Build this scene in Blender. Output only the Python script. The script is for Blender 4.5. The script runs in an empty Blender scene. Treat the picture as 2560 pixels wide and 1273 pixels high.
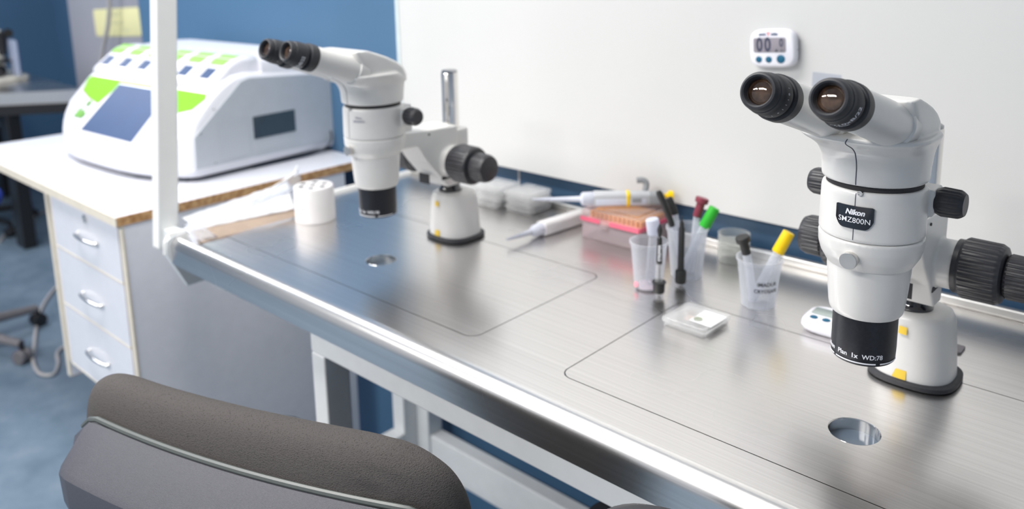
import bpy, bmesh, math, random
from mathutils import Vector, Matrix
from mathutils.bvhtree import BVHTree
random.seed(7)
R = math.radians
COL = bpy.context.scene.collection
HB = 0.90                                   # bench top height

# ------------------------------------------------------------------ materials
def new_mat(name):
    m = bpy.data.materials.new(name); m.use_nodes = True
    nt = m.node_tree; b = nt.nodes['Principled BSDF']
    return m, nt, b
def sp(b, **k):
    for n, v in k.items():
        key = {'col': 'Base Color', 'rough': 'Roughness', 'metal': 'Metallic', 'coat': 'Coat Weight', 'spec': 'Specular IOR Level',
               'aniso': 'Anisotropic', 'arot': 'Anisotropic Rotation', 'sheen': 'Sheen Weight', 'ior': 'IOR', 'trans': 'Transmission Weight',
               'emit': 'Emission Color', 'estr': 'Emission Strength', 'crough': 'Coat Roughness'}[n]
        if n in ('col', 'emit'): v = tuple(v) + (1,)
        b.inputs[key].default_value = v
def tex(nt, kind, scale, vec='Object', stretch=(1, 1, 1), **k):
    tc = nt.nodes.new('ShaderNodeTexCoord'); mp = nt.nodes.new('ShaderNodeMapping')
    nt.links.new(tc.outputs[vec], mp.inputs[0]); mp.inputs['Scale'].default_value = stretch
    t = nt.nodes.new(kind); nt.links.new(mp.outputs[0], t.inputs['Vector'])
    if 'Scale' in t.inputs: t.inputs['Scale'].default_value = scale
    for n, v in k.items(): t.inputs[n].default_value = v
    return t
def ramp(nt, fac, stops):
    r = nt.nodes.new('ShaderNodeValToRGB'); e = r.color_ramp.elements
    while len(e) < len(stops): e.new(.5)
    for i, (p, c) in enumerate(stops): e[i].position = p; e[i].color = tuple(c) + (1,)
    nt.links.new(fac, r.inputs[0]); return r.outputs[0]
def bump(nt, b, h, strength, dist):
    n = nt.nodes.new('ShaderNodeBump'); n.inputs['Strength'].default_value = strength; n.inputs['Distance'].default_value = dist
    nt.links.new(h, n.inputs['Height']); nt.links.new(n.outputs[0], b.inputs['Normal'])
def plain(name, col, rough=.45, metal=0, noise=.04, nscale=40, grain=0, **k):
    """a colour with a faint procedural variation, optional fine grain bump"""
    m, nt, b = new_mat(name); sp(b, rough=rough, metal=metal, **k)
    t = tex(nt, 'ShaderNodeTexNoise', nscale)
    lo = [max(0, c * (1 - noise)) for c in col]; hi = [min(1, c * (1 + noise)) for c in col]
    nt.links.new(ramp(nt, t.outputs[0], [(.3, lo), (.7, hi)]), b.inputs['Base Color'])
    if grain:
        g = tex(nt, 'ShaderNodeTexNoise', 1800); bump(nt, b, g.outputs[0], grain, .0004)
    return m
def clear(name, tint, opacity, rough=.15, milky=(.9, .92, .95), edge=.45):
    """thin clear or milky plastic: part see-through, part scattering, with a gloss"""
    m = bpy.data.materials.new(name); m.use_nodes = True; nt = m.node_tree
    nt.nodes.clear(); L = nt.links
    o = nt.nodes.new('ShaderNodeOutputMaterial'); tr = nt.nodes.new('ShaderNodeBsdfTransparent'); tr.inputs[0].default_value = tuple(tint) + (1,)
    p = nt.nodes.new('ShaderNodeBsdfPrincipled'); p.inputs['Base Color'].default_value = tuple(milky) + (1,); p.inputs['Roughness'].default_value = rough
    tl = nt.nodes.new('ShaderNodeBsdfTranslucent'); tl.inputs[0].default_value = tuple(milky) + (1,)
    a = nt.nodes.new('ShaderNodeMixShader'); a.inputs[0].default_value = .4; L.new(p.outputs[0], a.inputs[1]); L.new(tl.outputs[0], a.inputs[2])
    fr = nt.nodes.new('ShaderNodeLayerWeight'); fr.inputs[0].default_value = .35
    no = nt.nodes.new('ShaderNodeTexNoise'); no.inputs['Scale'].default_value = 60
    mm = nt.nodes.new('ShaderNodeMath'); mm.operation = 'MULTIPLY_ADD'; L.new(fr.outputs['Facing'], mm.inputs[0]); mm.inputs[1].default_value = edge; mm.inputs[2].default_value = opacity
    m2 = nt.nodes.new('ShaderNodeMath'); m2.operation = 'MULTIPLY_ADD'; L.new(no.outputs[0], m2.inputs[0]); m2.inputs[1].default_value = .06; L.new(mm.outputs[0], m2.inputs[2]); m2.use_clamp = True
    mx = nt.nodes.new('ShaderNodeMixShader'); L.new(m2.outputs[0], mx.inputs[0]); L.new(tr.outputs[0], mx.inputs[1]); L.new(a.outputs[0], mx.inputs[2])
    L.new(mx.outputs[0], o.inputs[0]); return m

M = {}
M['enamel'] = plain('white_enamel', (.72, .71, .69), .32, noise=.015, grain=.12, coat=.25, crough=.2)
M['enamel_warm'] = plain('warm_enamel', (.70, .69, .65), .38, noise=.02)
M['black_metal'] = plain('black_anodised', (.013, .014, .019), .33, noise=.2, nscale=300, grain=.25)
M['black_rubber'] = plain('black_rubber', (.030, .031, .036), .52, noise=.15, nscale=200, grain=.2)
M['knob'] = plain('knob_plastic', (.028, .028, .033), .42, noise=.15, nscale=200, grain=.15)
M['groove'] = plain('dark_gap', (.03, .028, .03), .7)
M['seam'] = plain('seam_line', (.10, .10, .13), .7)
M['chrome'] = plain('chrome', (.82, .80, .77), .10, 1, noise=.02)
M['steel_dark'] = plain('dark_steel', (.35, .36, .38), .25, 1)
M['white_ink'] = plain('white_ink', (.85, .86, .9), .5)
M['black_ink'] = plain('black_ink', (.02, .02, .025), .5)
M['grey_ink'] = plain('grey_ink', (.35, .35, .42), .5)
M['plate'] = plain('gloss_black_plate', (.010, .011, .016), .08, noise=.1, coat=1)
M['yellow_sticker'] = plain('yellow_sticker', (.85, .58, .05), .45)
M['ochre_ink'] = plain('ochre_ink', (.55, .38, .10), .5)
M['white_paint'] = plain('white_powder_coat', (.76, .78, .79), .4, noise=.02)
M['post'] = plain('white_post_paint', (.80, .80, .78), .4, noise=.01)
M['laminate'] = plain('white_laminate', (.72, .73, .78), .22, noise=.015)
M['panel_white'] = plain('panel_laminate', (.84, .84, .88), .42, noise=.02)
M['cream_edge'] = plain('cream_edge_band', (.72, .66, .55), .45)
M['timer'] = plain('timer_plastic', (.80, .80, .86), .28, noise=.01)
M['teal'] = plain('teal_button', (.0, .10, .19), .45)
M['lcd'] = plain('lcd_grey', (.27, .25, .28), .18)
M['lcd2'] = plain('lcd_pale', (.35, .40, .38), .18)
M['lcd_digit'] = plain('lcd_digit', (.055, .06, .10), .4)
M['navy_ink'] = plain('navy_ink', (.03, .06, .14), .5)
M['red_ink'] = plain('red_ink', (.75, .08, .08), .5)
M['green'] = plain('lime_green', (.17, .50, .004), .7, noise=.02)
M['green_pale'] = plain('pale_lime', (.24, .52, .09), .6)
M['device'] = plain('device_shell', (.74, .74, .79), .30, noise=.008)
M['device_side'] = plain('device_side_panel', (.50, .53, .57), .42, noise=.02)
M['screen'] = plain('navy_screen', (.016, .052, .150), .5, noise=.05, nscale=12)
M['dark_window'] = plain('dark_display', (.05, .07, .09), .12)
M['vent'] = None
M['shell'] = plain('grey_textured_plastic', (.070, .070, .084), .42, noise=.12, nscale=700, grain=.9)
M['lip'] = plain('grey_green_piping', (.085, .095, .09), .4)
M['base_grey'] = plain('grey_plastic', (.16, .15, .16), .5)
M['black_plastic'] = plain('black_plastic', (.012, .012, .014), .4)
M['blue_fabric'] = plain('royal_blue_fabric', (.01, .05, .40), .8)
M['grey_vinyl'] = plain('grey_vinyl', (.30, .32, .36), .5)
M['cable_grey'] = plain('grey_cable', (.45, .43, .42), .5)
M['cable_dark'] = plain('dark_cable', (.04, .05, .07), .5)
M['cabinet_grey'] = plain('grey_sheet_metal', (.34, .34, .38), .45, noise=.03, nscale=3)
M['note'] = plain('pale_yellow_card', (.82, .78, .42), .6, noise=.03, nscale=6)
M['white_plastic'] = plain('warm_white_plastic', (.72, .70, .70), .42, noise=.02)
M['stage_glass'] = plain('grey_blue_stage_glass', (.10, .13, .17), .3)
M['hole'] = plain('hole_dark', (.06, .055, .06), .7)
M['paper'] = plain('white_paper', (.93, .93, .95), .7, noise=.01)
M['kraft'] = plain('kraft_paper', (.62, .50, .40), .7, noise=.06)
M['film'] = clear('clear_film', (.95, .96, 1), .22)
M['cup'] = clear('milky_cup', (.95, .96, .98), .15, .3, (.80, .81, .84))
M['tube'] = clear('clear_tube', (.95, .96, 1), .42, .15, (.86, .88, .92))
M['frost_cap'] = clear('frosted_cap', (.9, .92, 1), .72, .35, (.78, .80, .88))
M['crystal'] = clear('crystal_plastic', (.98, .98, .98), .12, .05, (.97, .97, .97), .35)
M['glass'] = clear('clear_glass', (.95, .96, .95), .15, .04, (.75, .75, .73), .35)
M['box_clear'] = clear('tip_box_clear', (.97, .93, .93), .12, .15, (.80, .72, .73))
M['box_base'] = clear('tip_box_base', (.90, .80, .82), .50, .2, (.74, .62, .65))
M['pink'] = plain('pink_band', (.72, .12, .20), .35)
M['rose'] = plain('rose_rack', (.78, .34, .34), .4)
M['orange_tips'] = plain('orange_tips', (.80, .45, .16), .4)
M['pip_grey'] = plain('pipette_grey', (.50, .51, .53), .35)
M['pip_pale'] = plain('pipette_pale', (.60, .62, .70), .35)
M['pip_dark'] = plain('pipette_dark_grey', (.28, .29, .30), .4)
M['yellow'] = plain('bright_yellow', (.90, .60, .0), .35)
M['green_cap'] = plain('green_cap', (.03, .45, .03), .35)
M['maroon'] = plain('maroon_cap', (.23, .035, .06), .4)
M['black_cap'] = plain('black_cap', (.02, .02, .02), .5)
M['card'] = plain('white_card', (.9, .9, .92), .5)
M['leaf'] = plain('olive_gel', (.20, .25, .12), .4)
M['peach'] = plain('peach_gel', (.75, .45, .30), .4)
M['pink_liquid'] = plain('pink_liquid', (.85, .30, .36), .3)
M['black_foot'] = plain('black_foot', (.02, .02, .025), .6)
M['cream'] = plain('cream_enamel', (.82, .80, .72), .35)

def mk_steel():
    m, nt, b = new_mat('brushed_steel'); sp(b, metal=1)
    t = tex(nt, 'ShaderNodeTexNoise', 60, stretch=(.03, 6, 6), Detail=3.0)
    nt.links.new(ramp(nt, t.outputs[0], [(.3, (.69, .67, .655)), (.7, (.79, .77, .755))]), b.inputs['Base Color'])
    t2 = tex(nt, 'ShaderNodeTexNoise', 3, stretch=(1, 1.5, 1))
    mr = nt.nodes.new('ShaderNodeMapRange'); mr.inputs[3].default_value = .27; mr.inputs[4].default_value = .28
    nt.links.new(t2.outputs[0], mr.inputs[0]); nt.links.new(mr.outputs[0], b.inputs['Roughness'])
    return m
M['steel'] = mk_steel()
def mk_floor():
    m, nt, b = new_mat('blue_speckled_vinyl'); sp(b, rough=.38)
    t = tex(nt, 'ShaderNodeTexNoise', 7, Detail=8.0, Roughness=.65)
    nt.links.new(ramp(nt, t.outputs[0], [(.30, (.10, .150, .200)), (.52, (.145, .200, .262)), (.72, (.20, .255, .315))]), b.inputs['Base Color'])
    t2 = tex(nt, 'ShaderNodeTexNoise', 220); bump(nt, b, t2.outputs[0], .05, .001); return m
M['floor'] = mk_floor()
def mk_wall(name, c, r=.5):
    m, nt, b = new_mat(name); sp(b, rough=r)
    t = tex(nt, 'ShaderNodeTexNoise', 1.2)
    nt.links.new(ramp(nt, t.outputs[0], [(.3, [x * .93 for x in c]), (.7, [min(1, x * 1.05) for x in c])]), b.inputs['Base Color'])
    t2 = tex(nt, 'ShaderNodeTexNoise', 160); bump(nt, b, t2.outputs[0], .05, .001); return m
M['blue_wall'] = mk_wall('blue_wall_paint', (.066, .150, .262))
M['board'] = mk_wall('white_board_enamel', (.635, .635, .625), .32)
M['shaded_wall'] = mk_wall('shaded_wall_band', (.030, .075, .140))  # darker wall blue, with the shade under the board painted in
M['board_edge'] = plain('pale_board_edge', (.62, .70, .70), .35)
M['ceil'] = mk_wall('ceiling_white', (.8, .8, .8), .8)
def mk_chip():
    m, nt, b = new_mat('chipboard_edge'); sp(b, rough=.75)
    t = tex(nt, 'ShaderNodeTexNoise', 90, Detail=5.0)
    nt.links.new(ramp(nt, t.outputs[0], [(.35, (.38, .19, .07)), (.6, (.66, .40, .19))]), b.inputs['Base Color']); return m
M['chip'] = mk_chip()
def mk_fabric():
    m, nt, b = new_mat('charcoal_woven_fabric'); sp(b, rough=.9, sheen=.0, spec=.15)
    t = tex(nt, 'ShaderNodeTexVoronoi', 620, stretch=(1, 1, 1.7))
    w = tex(nt, 'ShaderNodeTexNoise', 420, stretch=(1, 1, 2.2), Detail=2.0)
    ad = nt.nodes.new('ShaderNodeMath'); ad.operation = 'ADD'; nt.links.new(t.outputs[0], ad.inputs[0]); nt.links.new(w.outputs[0], ad.inputs[1])
    nt.links.new(ramp(nt, ad.outputs[0], [(.3, (.018, .017, .017)), (.9, (.085, .078, .075))]), b.inputs['Base Color'])
    bump(nt, b, ad.outputs[0], .5, .0007); return m
M['fabric'] = mk_fabric()
def mk_vent():
    m, nt, b = new_mat('perforated_vent'); sp(b, rough=.5)
    t = tex(nt, 'ShaderNodeTexVoronoi', 150, Randomness=.0)
    nt.links.new(ramp(nt, t.outputs['Distance'], [(.25, (.20, .22, .25)), (.42, (.50, .53, .57))]), b.inputs['Base Color']); return m
M['vent'] = mk_vent()
def mk_lens():
    m, nt, b = new_mat('coated_eye_lens'); sp(b, rough=.03, coat=1, metal=.35, crough=.02)
    t = tex(nt, 'ShaderNodeTexNoise', 90)
    nt.links.new(ramp(nt, t.outputs[0], [(.4, (.035, .018, .010)), (.7, (.13, .075, .045))]), b.inputs['Base Color']); return m
M['lens'] = mk_lens()

# ------------------------------------------------------------------ mesh helpers
OFF = Vector((0, 0, 0)); SCL = 1.0
def place(bm, T):
    bmesh.ops.transform(bm, matrix=T, verts=bm.verts)
def box(bm, x0, x1, y0, y1, z0, z1):
    vs = [bm.verts.new((x, y, z)) for x in (x0, x1) for y in (y0, y1) for z in (z0, z1)]
    for f in ((0, 1, 3, 2), (4, 6, 7, 5), (0, 4, 5, 1), (2, 3, 7, 6), (0, 2, 6, 4), (1, 5, 7, 3)): bm.faces.new([vs[i] for i in f])
    return vs
def rings(bm, rs, cap=True, close=False):
    """loft between equal-length point loops"""
    V = [[bm.verts.new(p) for p in r] for r in rs]; n = len(rs[0])
    for a, b in zip(V[:-1], V[1:]):
        for i in range(n):
            j = (i + 1) % n
            try: bm.faces.new((a[i], a[j], b[j], b[i]))
            except ValueError: pass
    if close:
        a, b = V[-1], V[0]
        for i in range(n): j = (i + 1) % n; bm.faces.new((a[i], a[j], b[j], b[i]))
    elif cap:
        bm.faces.new(list(reversed(V[0]))); bm.faces.new(V[-1])
    return V
def frame(d):
    d = Vector(d).normalized(); u = Vector((0, 0, 1)) if abs(d.z) < .95 else Vector((0, 1, 0))
    a = d.cross(u).normalized(); return a, a.cross(d).normalized() * 1.0, d
def lathe(bm, prof, o=(0, 0, 0), d=(0, 0, 1), n=48, rib=0, amp=0, cap=True):
    """prof: (distance along d, radius) list; rib/amp: raised ribs round the side"""
    o = Vector(o); a, b, d = frame(d); rs = []
    for (t, r, *fl) in prof:
        L = []
        for i in range(n):
            th = 2 * math.pi * i / n; rr = r
            if rib and (not fl or fl[0]):
                ph = (i * rib / n) % 1; rr = r + (amp if ph < .5 else 0)
            L.append(o + d * t + (a * math.cos(th) + b * math.sin(th)) * rr)
        rs.append(L)
    return rings(bm, rs, cap)
def cyl(bm, p0, p1, r0, r1=None, n=24):
    p0 = Vector(p0); p1 = Vector(p1); lathe(bm, [(0, r0), ((p1 - p0).length, r0 if r1 is None else r1)], p0, p1 - p0, n)
def tube(bm, pts, r, n=10, close=False):
    pts = [Vector(p) for p in pts]; rs = []; up = None; N = len(pts)
    for i, p in enumerate(pts):
        d = (pts[(i + 1) % N] - pts[i - 1]) if close else (pts[min(i + 1, N - 1)] - pts[max(i - 1, 0)])
        d.normalize()
        if up is None: up = Vector((0, 0, 1)) if abs(d.z) < .9 else Vector((1, 0, 0))
        a = d.cross(up).normalized(); b = a.cross(d).normalized(); up = b
        rr = r[i] if isinstance(r, (list, tuple)) else r
        rs.append([p + (a * math.cos(2 * math.pi * k / n) + b * math.sin(2 * math.pi * k / n)) * rr for k in range(n)])
    return rings(bm, rs, True, close)
def spline(pts, k=8):
    P = [Vector(p) for p in pts]; P = [P[0] * 2 - P[1]] + P + [P[-1] * 2 - P[-2]]; out = []
    for i in range(1, len(P) - 2):
        for j in range(k):
            t = j / k; a, b, c, d = P[i - 1:i + 3]
            out.append(.5 * (2 * b + (c - a) * t + (2 * a - 5 * b + 4 * c - d) * t * t + (3 * b - a - 3 * c + d) * t ** 3))
    out.append(P[-2]); return out
def prism(bm, poly, axis, a, b):
    """extrude a 2-D polygon along axis 0/1/2 from a to b; poly in the two other axes, in order"""
    def mk(p, v):
        q = list(p); q.insert(axis, v); return q
    return rings(bm, [[mk(p, a) for p in poly], [mk(p, b) for p in poly]])
def sell(z, cx, cy, rx, ry, e=2.4, n=48):
    L = []
    for i in range(n):
        t = 2 * math.pi * i / n; c, s = math.cos(t), math.sin(t)
        L.append((cx + rx * math.copysign(abs(c) ** (2 / e), c), cy + ry * math.copysign(abs(s) ** (2 / e), s), z))
    return L
def rrect(x0, x1, y0, y1, r, k=6):
    P = []
    for cx, cy, a0 in ((x1 - r, y1 - r, 0), (x0 + r, y1 - r, 90), (x0 + r, y0 + r, 180), (x1 - r, y0 + r, 270)):
        for i in range(k + 1): a = R(a0 + 90 * i / k); P.append((cx + r * math.cos(a), cy + r * math.sin(a)))
    return P
def rbox(bm, x0, x1, y0, y1, z0, z1, r, axis=2, s=None):
    """box with rounded corners seen along axis and softened ends"""
    s = r * .4 if s is None else s
    lo = {2: (x0, x1, y0, y1, z0, z1), 1: (x0, x1, z0, z1, y0, y1), 0: (y0, y1, z0, z1, x0, x1)}[axis]
    def mk(P, v): return [({2: (p[0], p[1], v), 1: (p[0], v, p[1]), 0: (v, p[0], p[1])}[axis]) for p in P]
    def RR(i): return rrect(lo[0] + i, lo[1] - i, lo[2] + i, lo[3] - i, max(r - i, r * .3))
    rings(bm, [mk(RR(s), lo[4]), mk(RR(s * .3), lo[4] + s * .3), mk(RR(0), lo[4] + s), mk(RR(0), lo[5] - s), mk(RR(s * .3), lo[5] - s * .3), mk(RR(s), lo[5])])

def finish(name, bm, mat, parent=None, ang=38, smooth=True):
    bmesh.ops.recalc_face_normals(bm, faces=bm.faces)
    if SCL != 1: place(bm, Matrix.Scale(SCL, 4))
    if OFF.length: place(bm, Matrix.Translation(OFF))
    if smooth:
        for f in bm.faces: f.smooth = True
        for e in bm.edges:
            if len(e.link_faces) == 2 and e.calc_face_angle(0) > R(ang): e.smooth = False
    me = bpy.data.meshes.new(name); bm.to_mesh(me); bm.free()
    for m in (mat if isinstance(mat, (list, tuple)) else [mat]): me.materials.append(m)
    o = bpy.data.objects.new(name, me); COL.objects.link(o)
    if parent is not None: o.parent = parent
    return o
def B(): return bmesh.new()
def obj(name, fn, mat, parent=None, ang=38):
    bm = B(); fn(bm); return finish(name, bm, mat, parent, ang)
def bevel(o, w=.002, seg=3, ang=40):
    m = o.modifiers.new('bevel', 'BEVEL'); m.width = w; m.segments = seg; m.limit_method = 'ANGLE'; m.angle_limit = R(ang); m.harden_normals = False
    return o
def bake(o):
    bpy.context.view_layer.update()
    dg = bpy.context.evaluated_depsgraph_get()
    me = bpy.data.meshes.new_from_object(o.evaluated_get(dg)); o.modifiers.clear(); o.data = me
    return o
def melt(o, vox=.0016, it=6):
    """fuse the overlapping shapes of one mesh into one smooth cast body"""
    m = o.modifiers.new('r', 'REMESH'); m.mode = 'VOXEL'; m.voxel_size = vox; m.use_smooth_shade = True
    s = o.modifiers.new('s', 'SMOOTH'); s.iterations = it; s.factor = .5
    bake(o)
    for p in o.data.polygons: p.use_smooth = True
    return o
def tag(o, label=None, cat=None, group=None, kind=None):
    if label: o['label'] = label
    if cat: o['category'] = cat
    if group: o['group'] = group
    if kind: o['kind'] = kind
    return o
def thing(name, label, cat, loc=(0, 0, 0), rz=0, group=None):
    o = bpy.data.objects.new(name, None); COL.objects.link(o); o.location = loc; o.rotation_euler = (0, 0, rz)
    o.empty_display_size = .02
    return tag(o, label, cat, group)
def copy_tree(o, parent=None):
    c = o.copy(); COL.objects.link(c)
    if parent is not None: c.parent = parent; c.matrix_parent_inverse = o.matrix_parent_inverse.copy()
    for ch in list(o.children): copy_tree(ch, c)
    return c
def letters(txt, size, shear=0, space=1.0, bold=0.0, align='CENTER'):
    cu = bpy.data.curves.new('lettering', 'FONT'); cu.body = txt; cu.size = size; cu.shear = shear; cu.space_character = space
    cu.align_x = align; cu.align_y = 'CENTER'; cu.offset = bold; cu.resolution_u = 3
    o = bpy.data.objects.new('lettering', cu); COL.objects.link(o)
    bpy.context.view_layer.update(); dg = bpy.context.evaluated_depsgraph_get()
    me = bpy.data.meshes.new_from_object(o.evaluated_get(dg)); bm = B(); bm.from_mesh(me)
    bpy.data.objects.remove(o); bpy.data.meshes.remove(me)
    bmesh.ops.triangulate(bm, faces=bm.faces)
    return bm
def on_cyl(bm, r, az, z, ry=None, flip=1):
    """wrap flat lettering round a vertical cylinder; az measured from -y towards +x"""
    for _ in range(4):
        es = [e for e in bm.edges if e.calc_length() > r * .035]
        if not es: break
        bmesh.ops.subdivide_edges(bm, edges=es, cuts=1); bmesh.ops.triangulate(bm, faces=bm.faces)
    ry = ry or r
    for v in bm.verts:
        a = az + v.co.x / r; v.co = Vector((r * math.sin(a), -ry * math.cos(a), z + v.co.y))
def patch(r, a0, a1, poly, ry=None):
    pass

# ------------------------------------------------------------------ the room
def quad(name, pts, mat, kind='structure', thick=None):
    bm = B(); vs = [bm.verts.new(p) for p in pts]; bm.faces.new(vs)
    if thick: bmesh.ops.solidify(bm, geom=bm.faces[:], thickness=thick)
    o = finish(name, bm, mat, smooth=False); o['kind'] = kind; return o
def sbox(name, dims, mat):
    bm = B(); box(bm, *dims); o = finish(name, bm, mat, smooth=False); o['kind'] = 'structure'; return o
sbox('floor', (-6.6, 2.6, -3.0, 2.3, -.05, 0), M['floor'])
sbox('wall_back', (-6.6, -2.91, 2.2, 2.3, 0, 2.75), M['blue_wall'])
sbox('wall_left', (-6.7, -6.5, -3.0, 2.3, 0, 2.75), M['blue_wall'])
sbox('wall_right', (-2.91, 2.6, 1.262, 2.3, 0, 2.75), M['blue_wall'])
sbox('bounce_wall', (1.5, 1.6, -3.0, 1.262, 0, 2.75), mk_wall('pale_blue_bounce', (.34, .40, .48)))  # unseen wall added to bounce blue and darken the right side
sbox('ceiling', (-6.7, 2.6, -3.0, 2.3, 2.75, 2.8), M['ceil'])
def skirt(bm): box(bm, -6.5, -2.91, 2.188, 2.2, 0, .09)
o = obj('baseboard_back', skirt, M['cabinet_grey']); o['kind'] = 'structure'

# white board panel on the partition, hung above a strip of blue wall
t = thing('whiteboard', 'large glossy white wall board rising behind the steel bench', 'whiteboard', (-.1, 1.262, .960))
OFF = Vector((.1, -1.262, -.960))
obj('board_panel', lambda b: box(b, -1.497, 1.4, 1.246, 1.261, .960, 2.4), M['board'], t)
obj('edge_strip', lambda b: box(b, -1.507, -1.497, 1.244, 1.262, .960, 2.4), M['board_edge'], t)
OFF = Vector((0, 0, 0))
o = obj('wall_joint_strip', lambda b: box(b, -1.146, -1.142, 1.2605, 1.262, .9, .96), M['cable_grey']); o.name = 'trim_1'; o['kind'] = 'structure'

o = obj('wall_shade_strip', lambda b: box(b, -1.495, 1.4, 1.2613, 1.262, .80, .9595), M['shaded_wall']); o['kind'] = 'structure'  # thin dark strip laid on the blue wall as painted shade below the board

# ------------------------------------------------------------------ the steel bench
X0, X1 = -1.462, 1.2
bench = thing('steel_bench', 'long brushed stainless steel laboratory bench with rolled front edge on white frame', 'workbench', (-.4, .95, 0))
OFF = Vector((.4, -.95, 0))
def top_profile():
    P = [(1.244, HB - .004), (1.244, HB), (.668, HB)]
    for i in range(1, 9):
        a = R(90 * i / 8); P.append((.668 - .022 * math.sin(a), HB - .022 + .022 * math.cos(a)))
    P += [(.646, .849), (.650, .849), (.650, HB - .024), (.668, HB - .004)]
    return P
bm = B()
prism(bm, top_profile(), 0, X0, X1)
wt = finish('worktop', bm, M['steel'], bench)
insets = [(-1.412, -.739, .7175, 1.005), (-.5925, .13, .7175, 1.0075)]
holes = [(-1.066, .8245, .0255), (-.277, .826, .0265)]
def cutter(fn):
    bm = B(); fn(bm); c = finish('cutter', bm, M['steel']); return c
def cut(o, fn, op='DIFFERENCE'):
    sv = globals()['OFF']; c = cutter(fn)
    c.matrix_world = bench.matrix_world if False else Matrix.Translation(bench.location)
    m = o.modifiers.new('b', 'BOOLEAN'); m.operation = op; m.object = c; m.solver = 'EXACT'
    bake(o); bpy.data.objects.remove(c)
    return o
for (a, b_, c, d) in insets:
    cut(wt, lambda bm: rings(bm, [[(x, y, HB - .03) for x, y in rrect(a, b_, c, d, .018, 8)], [(x, y, HB + .02) for x, y in rrect(a, b_, c, d, .018, 8)]]))
g = .0014
for k, (a, b_, c, d) in enumerate(insets):
    bm = B(); P = rrect(a + g, b_ - g, c + g, d - g, .017, 8)
    rings(bm, [[(x, y, HB - .004) for x, y in P], [(x, y, HB) for x, y in P]])
    ip = finish('inset_panel', bm, M['steel'], bench)
    hx, hy, hr = holes[k]
    cut(ip, lambda bm: cyl(bm, (hx, hy, HB - .05), (hx, hy, HB + .05), hr, n=64))
    for p in ip.data.polygons: p.use_smooth = False
    obj('groove_backing', lambda bm: rings(bm, [[(x, y, HB - .019) for x, y in rrect(a - .006, b_ + .006, c - .006, d + .006, .02, 8)], [(x, y, HB - .0165) for x, y in rrect(a - .006, b_ + .006, c - .006, d + .006, .02, 8)]]), M['groove'], bench)
    # light well under the hole
    def well(bm, hx=hx, hy=hy, hr=hr):
        lathe(bm, [(-.0145, hr + .0005), (-.0005, hr + .0003), (.0, hr - .0004), (-.0006, hr - .0009), (-.0150, hr - .0009)], (hx, hy, HB), n=64, cap=False)
    h = obj('viewing_hole', well, M['chrome'], bench)
    obj('glass_disc', lambda bm: cyl(bm, (hx, hy, HB - .0150), (hx, hy, HB - .0130), hr - .001, n=64), M['stage_glass'], h)
for p in wt.data.polygons:
    p.use_smooth = abs(p.normal.z) < .999 and abs(p.normal.x) < .5 and p.normal.y < 0
# back upstand
bk = obj('back_rim', lambda b: rbox(b, X0, X1, 1.232, 1.244, HB, HB + .014, .003, axis=0, s=.001), plain('satin_steel', (.66, .65, .63), .45, 1), bench)
# end plate with white rim
def endp(bm):
    prism(bm, [(.637, .868), (.640, .894), (.650, .901), (.668, .903), (1.244, .903), (1.244, .80), (.672, .797)], 0, X0 - .012, X0)
bevel(obj('end_plate', endp, M['white_paint'], bench), .0015)
obj('end_rim', lambda b: tube(b, spline([(X0 - .006, .638, .868), (X0 - .006, .641, .892), (X0 - .006, .652, .901), (X0 - .006, .67, .904), (X0 - .006, .9, .904), (X0 - .006, 1.243, .904)], 5), .0042, 8), M['post'], bench)
# upright post of the hood
def post(bm):
    L = []
    for z, y in ((.862, .648), (2.3, .648 + .092 * 1.44)):
        L.append([(-1.545, y, z), (-1.517, y, z), (-1.517, y + .040, z), (-1.545, y + .040, z)])
    rings(bm, L)
bevel(obj('upright_post', post, M['post'], bench), .003)
obj('post_bracket', lambda b: box(b, -1.518, X0 - .008, .660, .684, .868, .900), M['white_paint'], bench)
# white frame
fr = obj('apron_rail', lambda b: box(b, -1.052, X1, .668, .71, .799, .866), M['white_paint'], bench); bevel(fr, .003)
for x in (-1.052, 1.1):
    bevel(obj('leg', lambda b: box(b, x, x + .034, .668, .715, .012, .799), M['white_paint'], bench), .003)
obj('screw', lambda b: lathe(b, [(0, .003), (.0012, .003), (.002, .0018)], (-1.035, .668, .835), (0, -1, 0), 12), M['steel_dark'], bench)
for x in (-1.420, .40):
    l = bevel(obj('leg', lambda b: box(b, x, x + .043, 1.18, 1.225, .185, .866), M['white_paint'], bench), .003)
    obj('foot', lambda b: lathe(b, [(0, .024), (.010, .024), (.014, .012), (.186, .012)], (x + .030, 1.2, 0), n=20), M['black_foot'], l)
bevel(obj('rear_rail', lambda b: box(b, -1.377, .40, 1.185, 1.222, .185, .276), M['white_paint'], bench), .003)
bevel(obj('side_post', lambda b: box(b, -1.462, -1.420, 1.142, 1.185, .19, .866), M['white_paint'], bench), .003)
bevel(obj('side_rail', lambda b: box(b, -1.462, -1.420, .80, 1.142, .19, .282), M['white_paint'], bench), .003)
bevel(obj('side_upper_rail', lambda b: box(b, -1.420, -1.377, .70, 1.18, .80, .866), M['white_paint'], bench), .003)
OFF = Vector((0, 0, 0))

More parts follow.
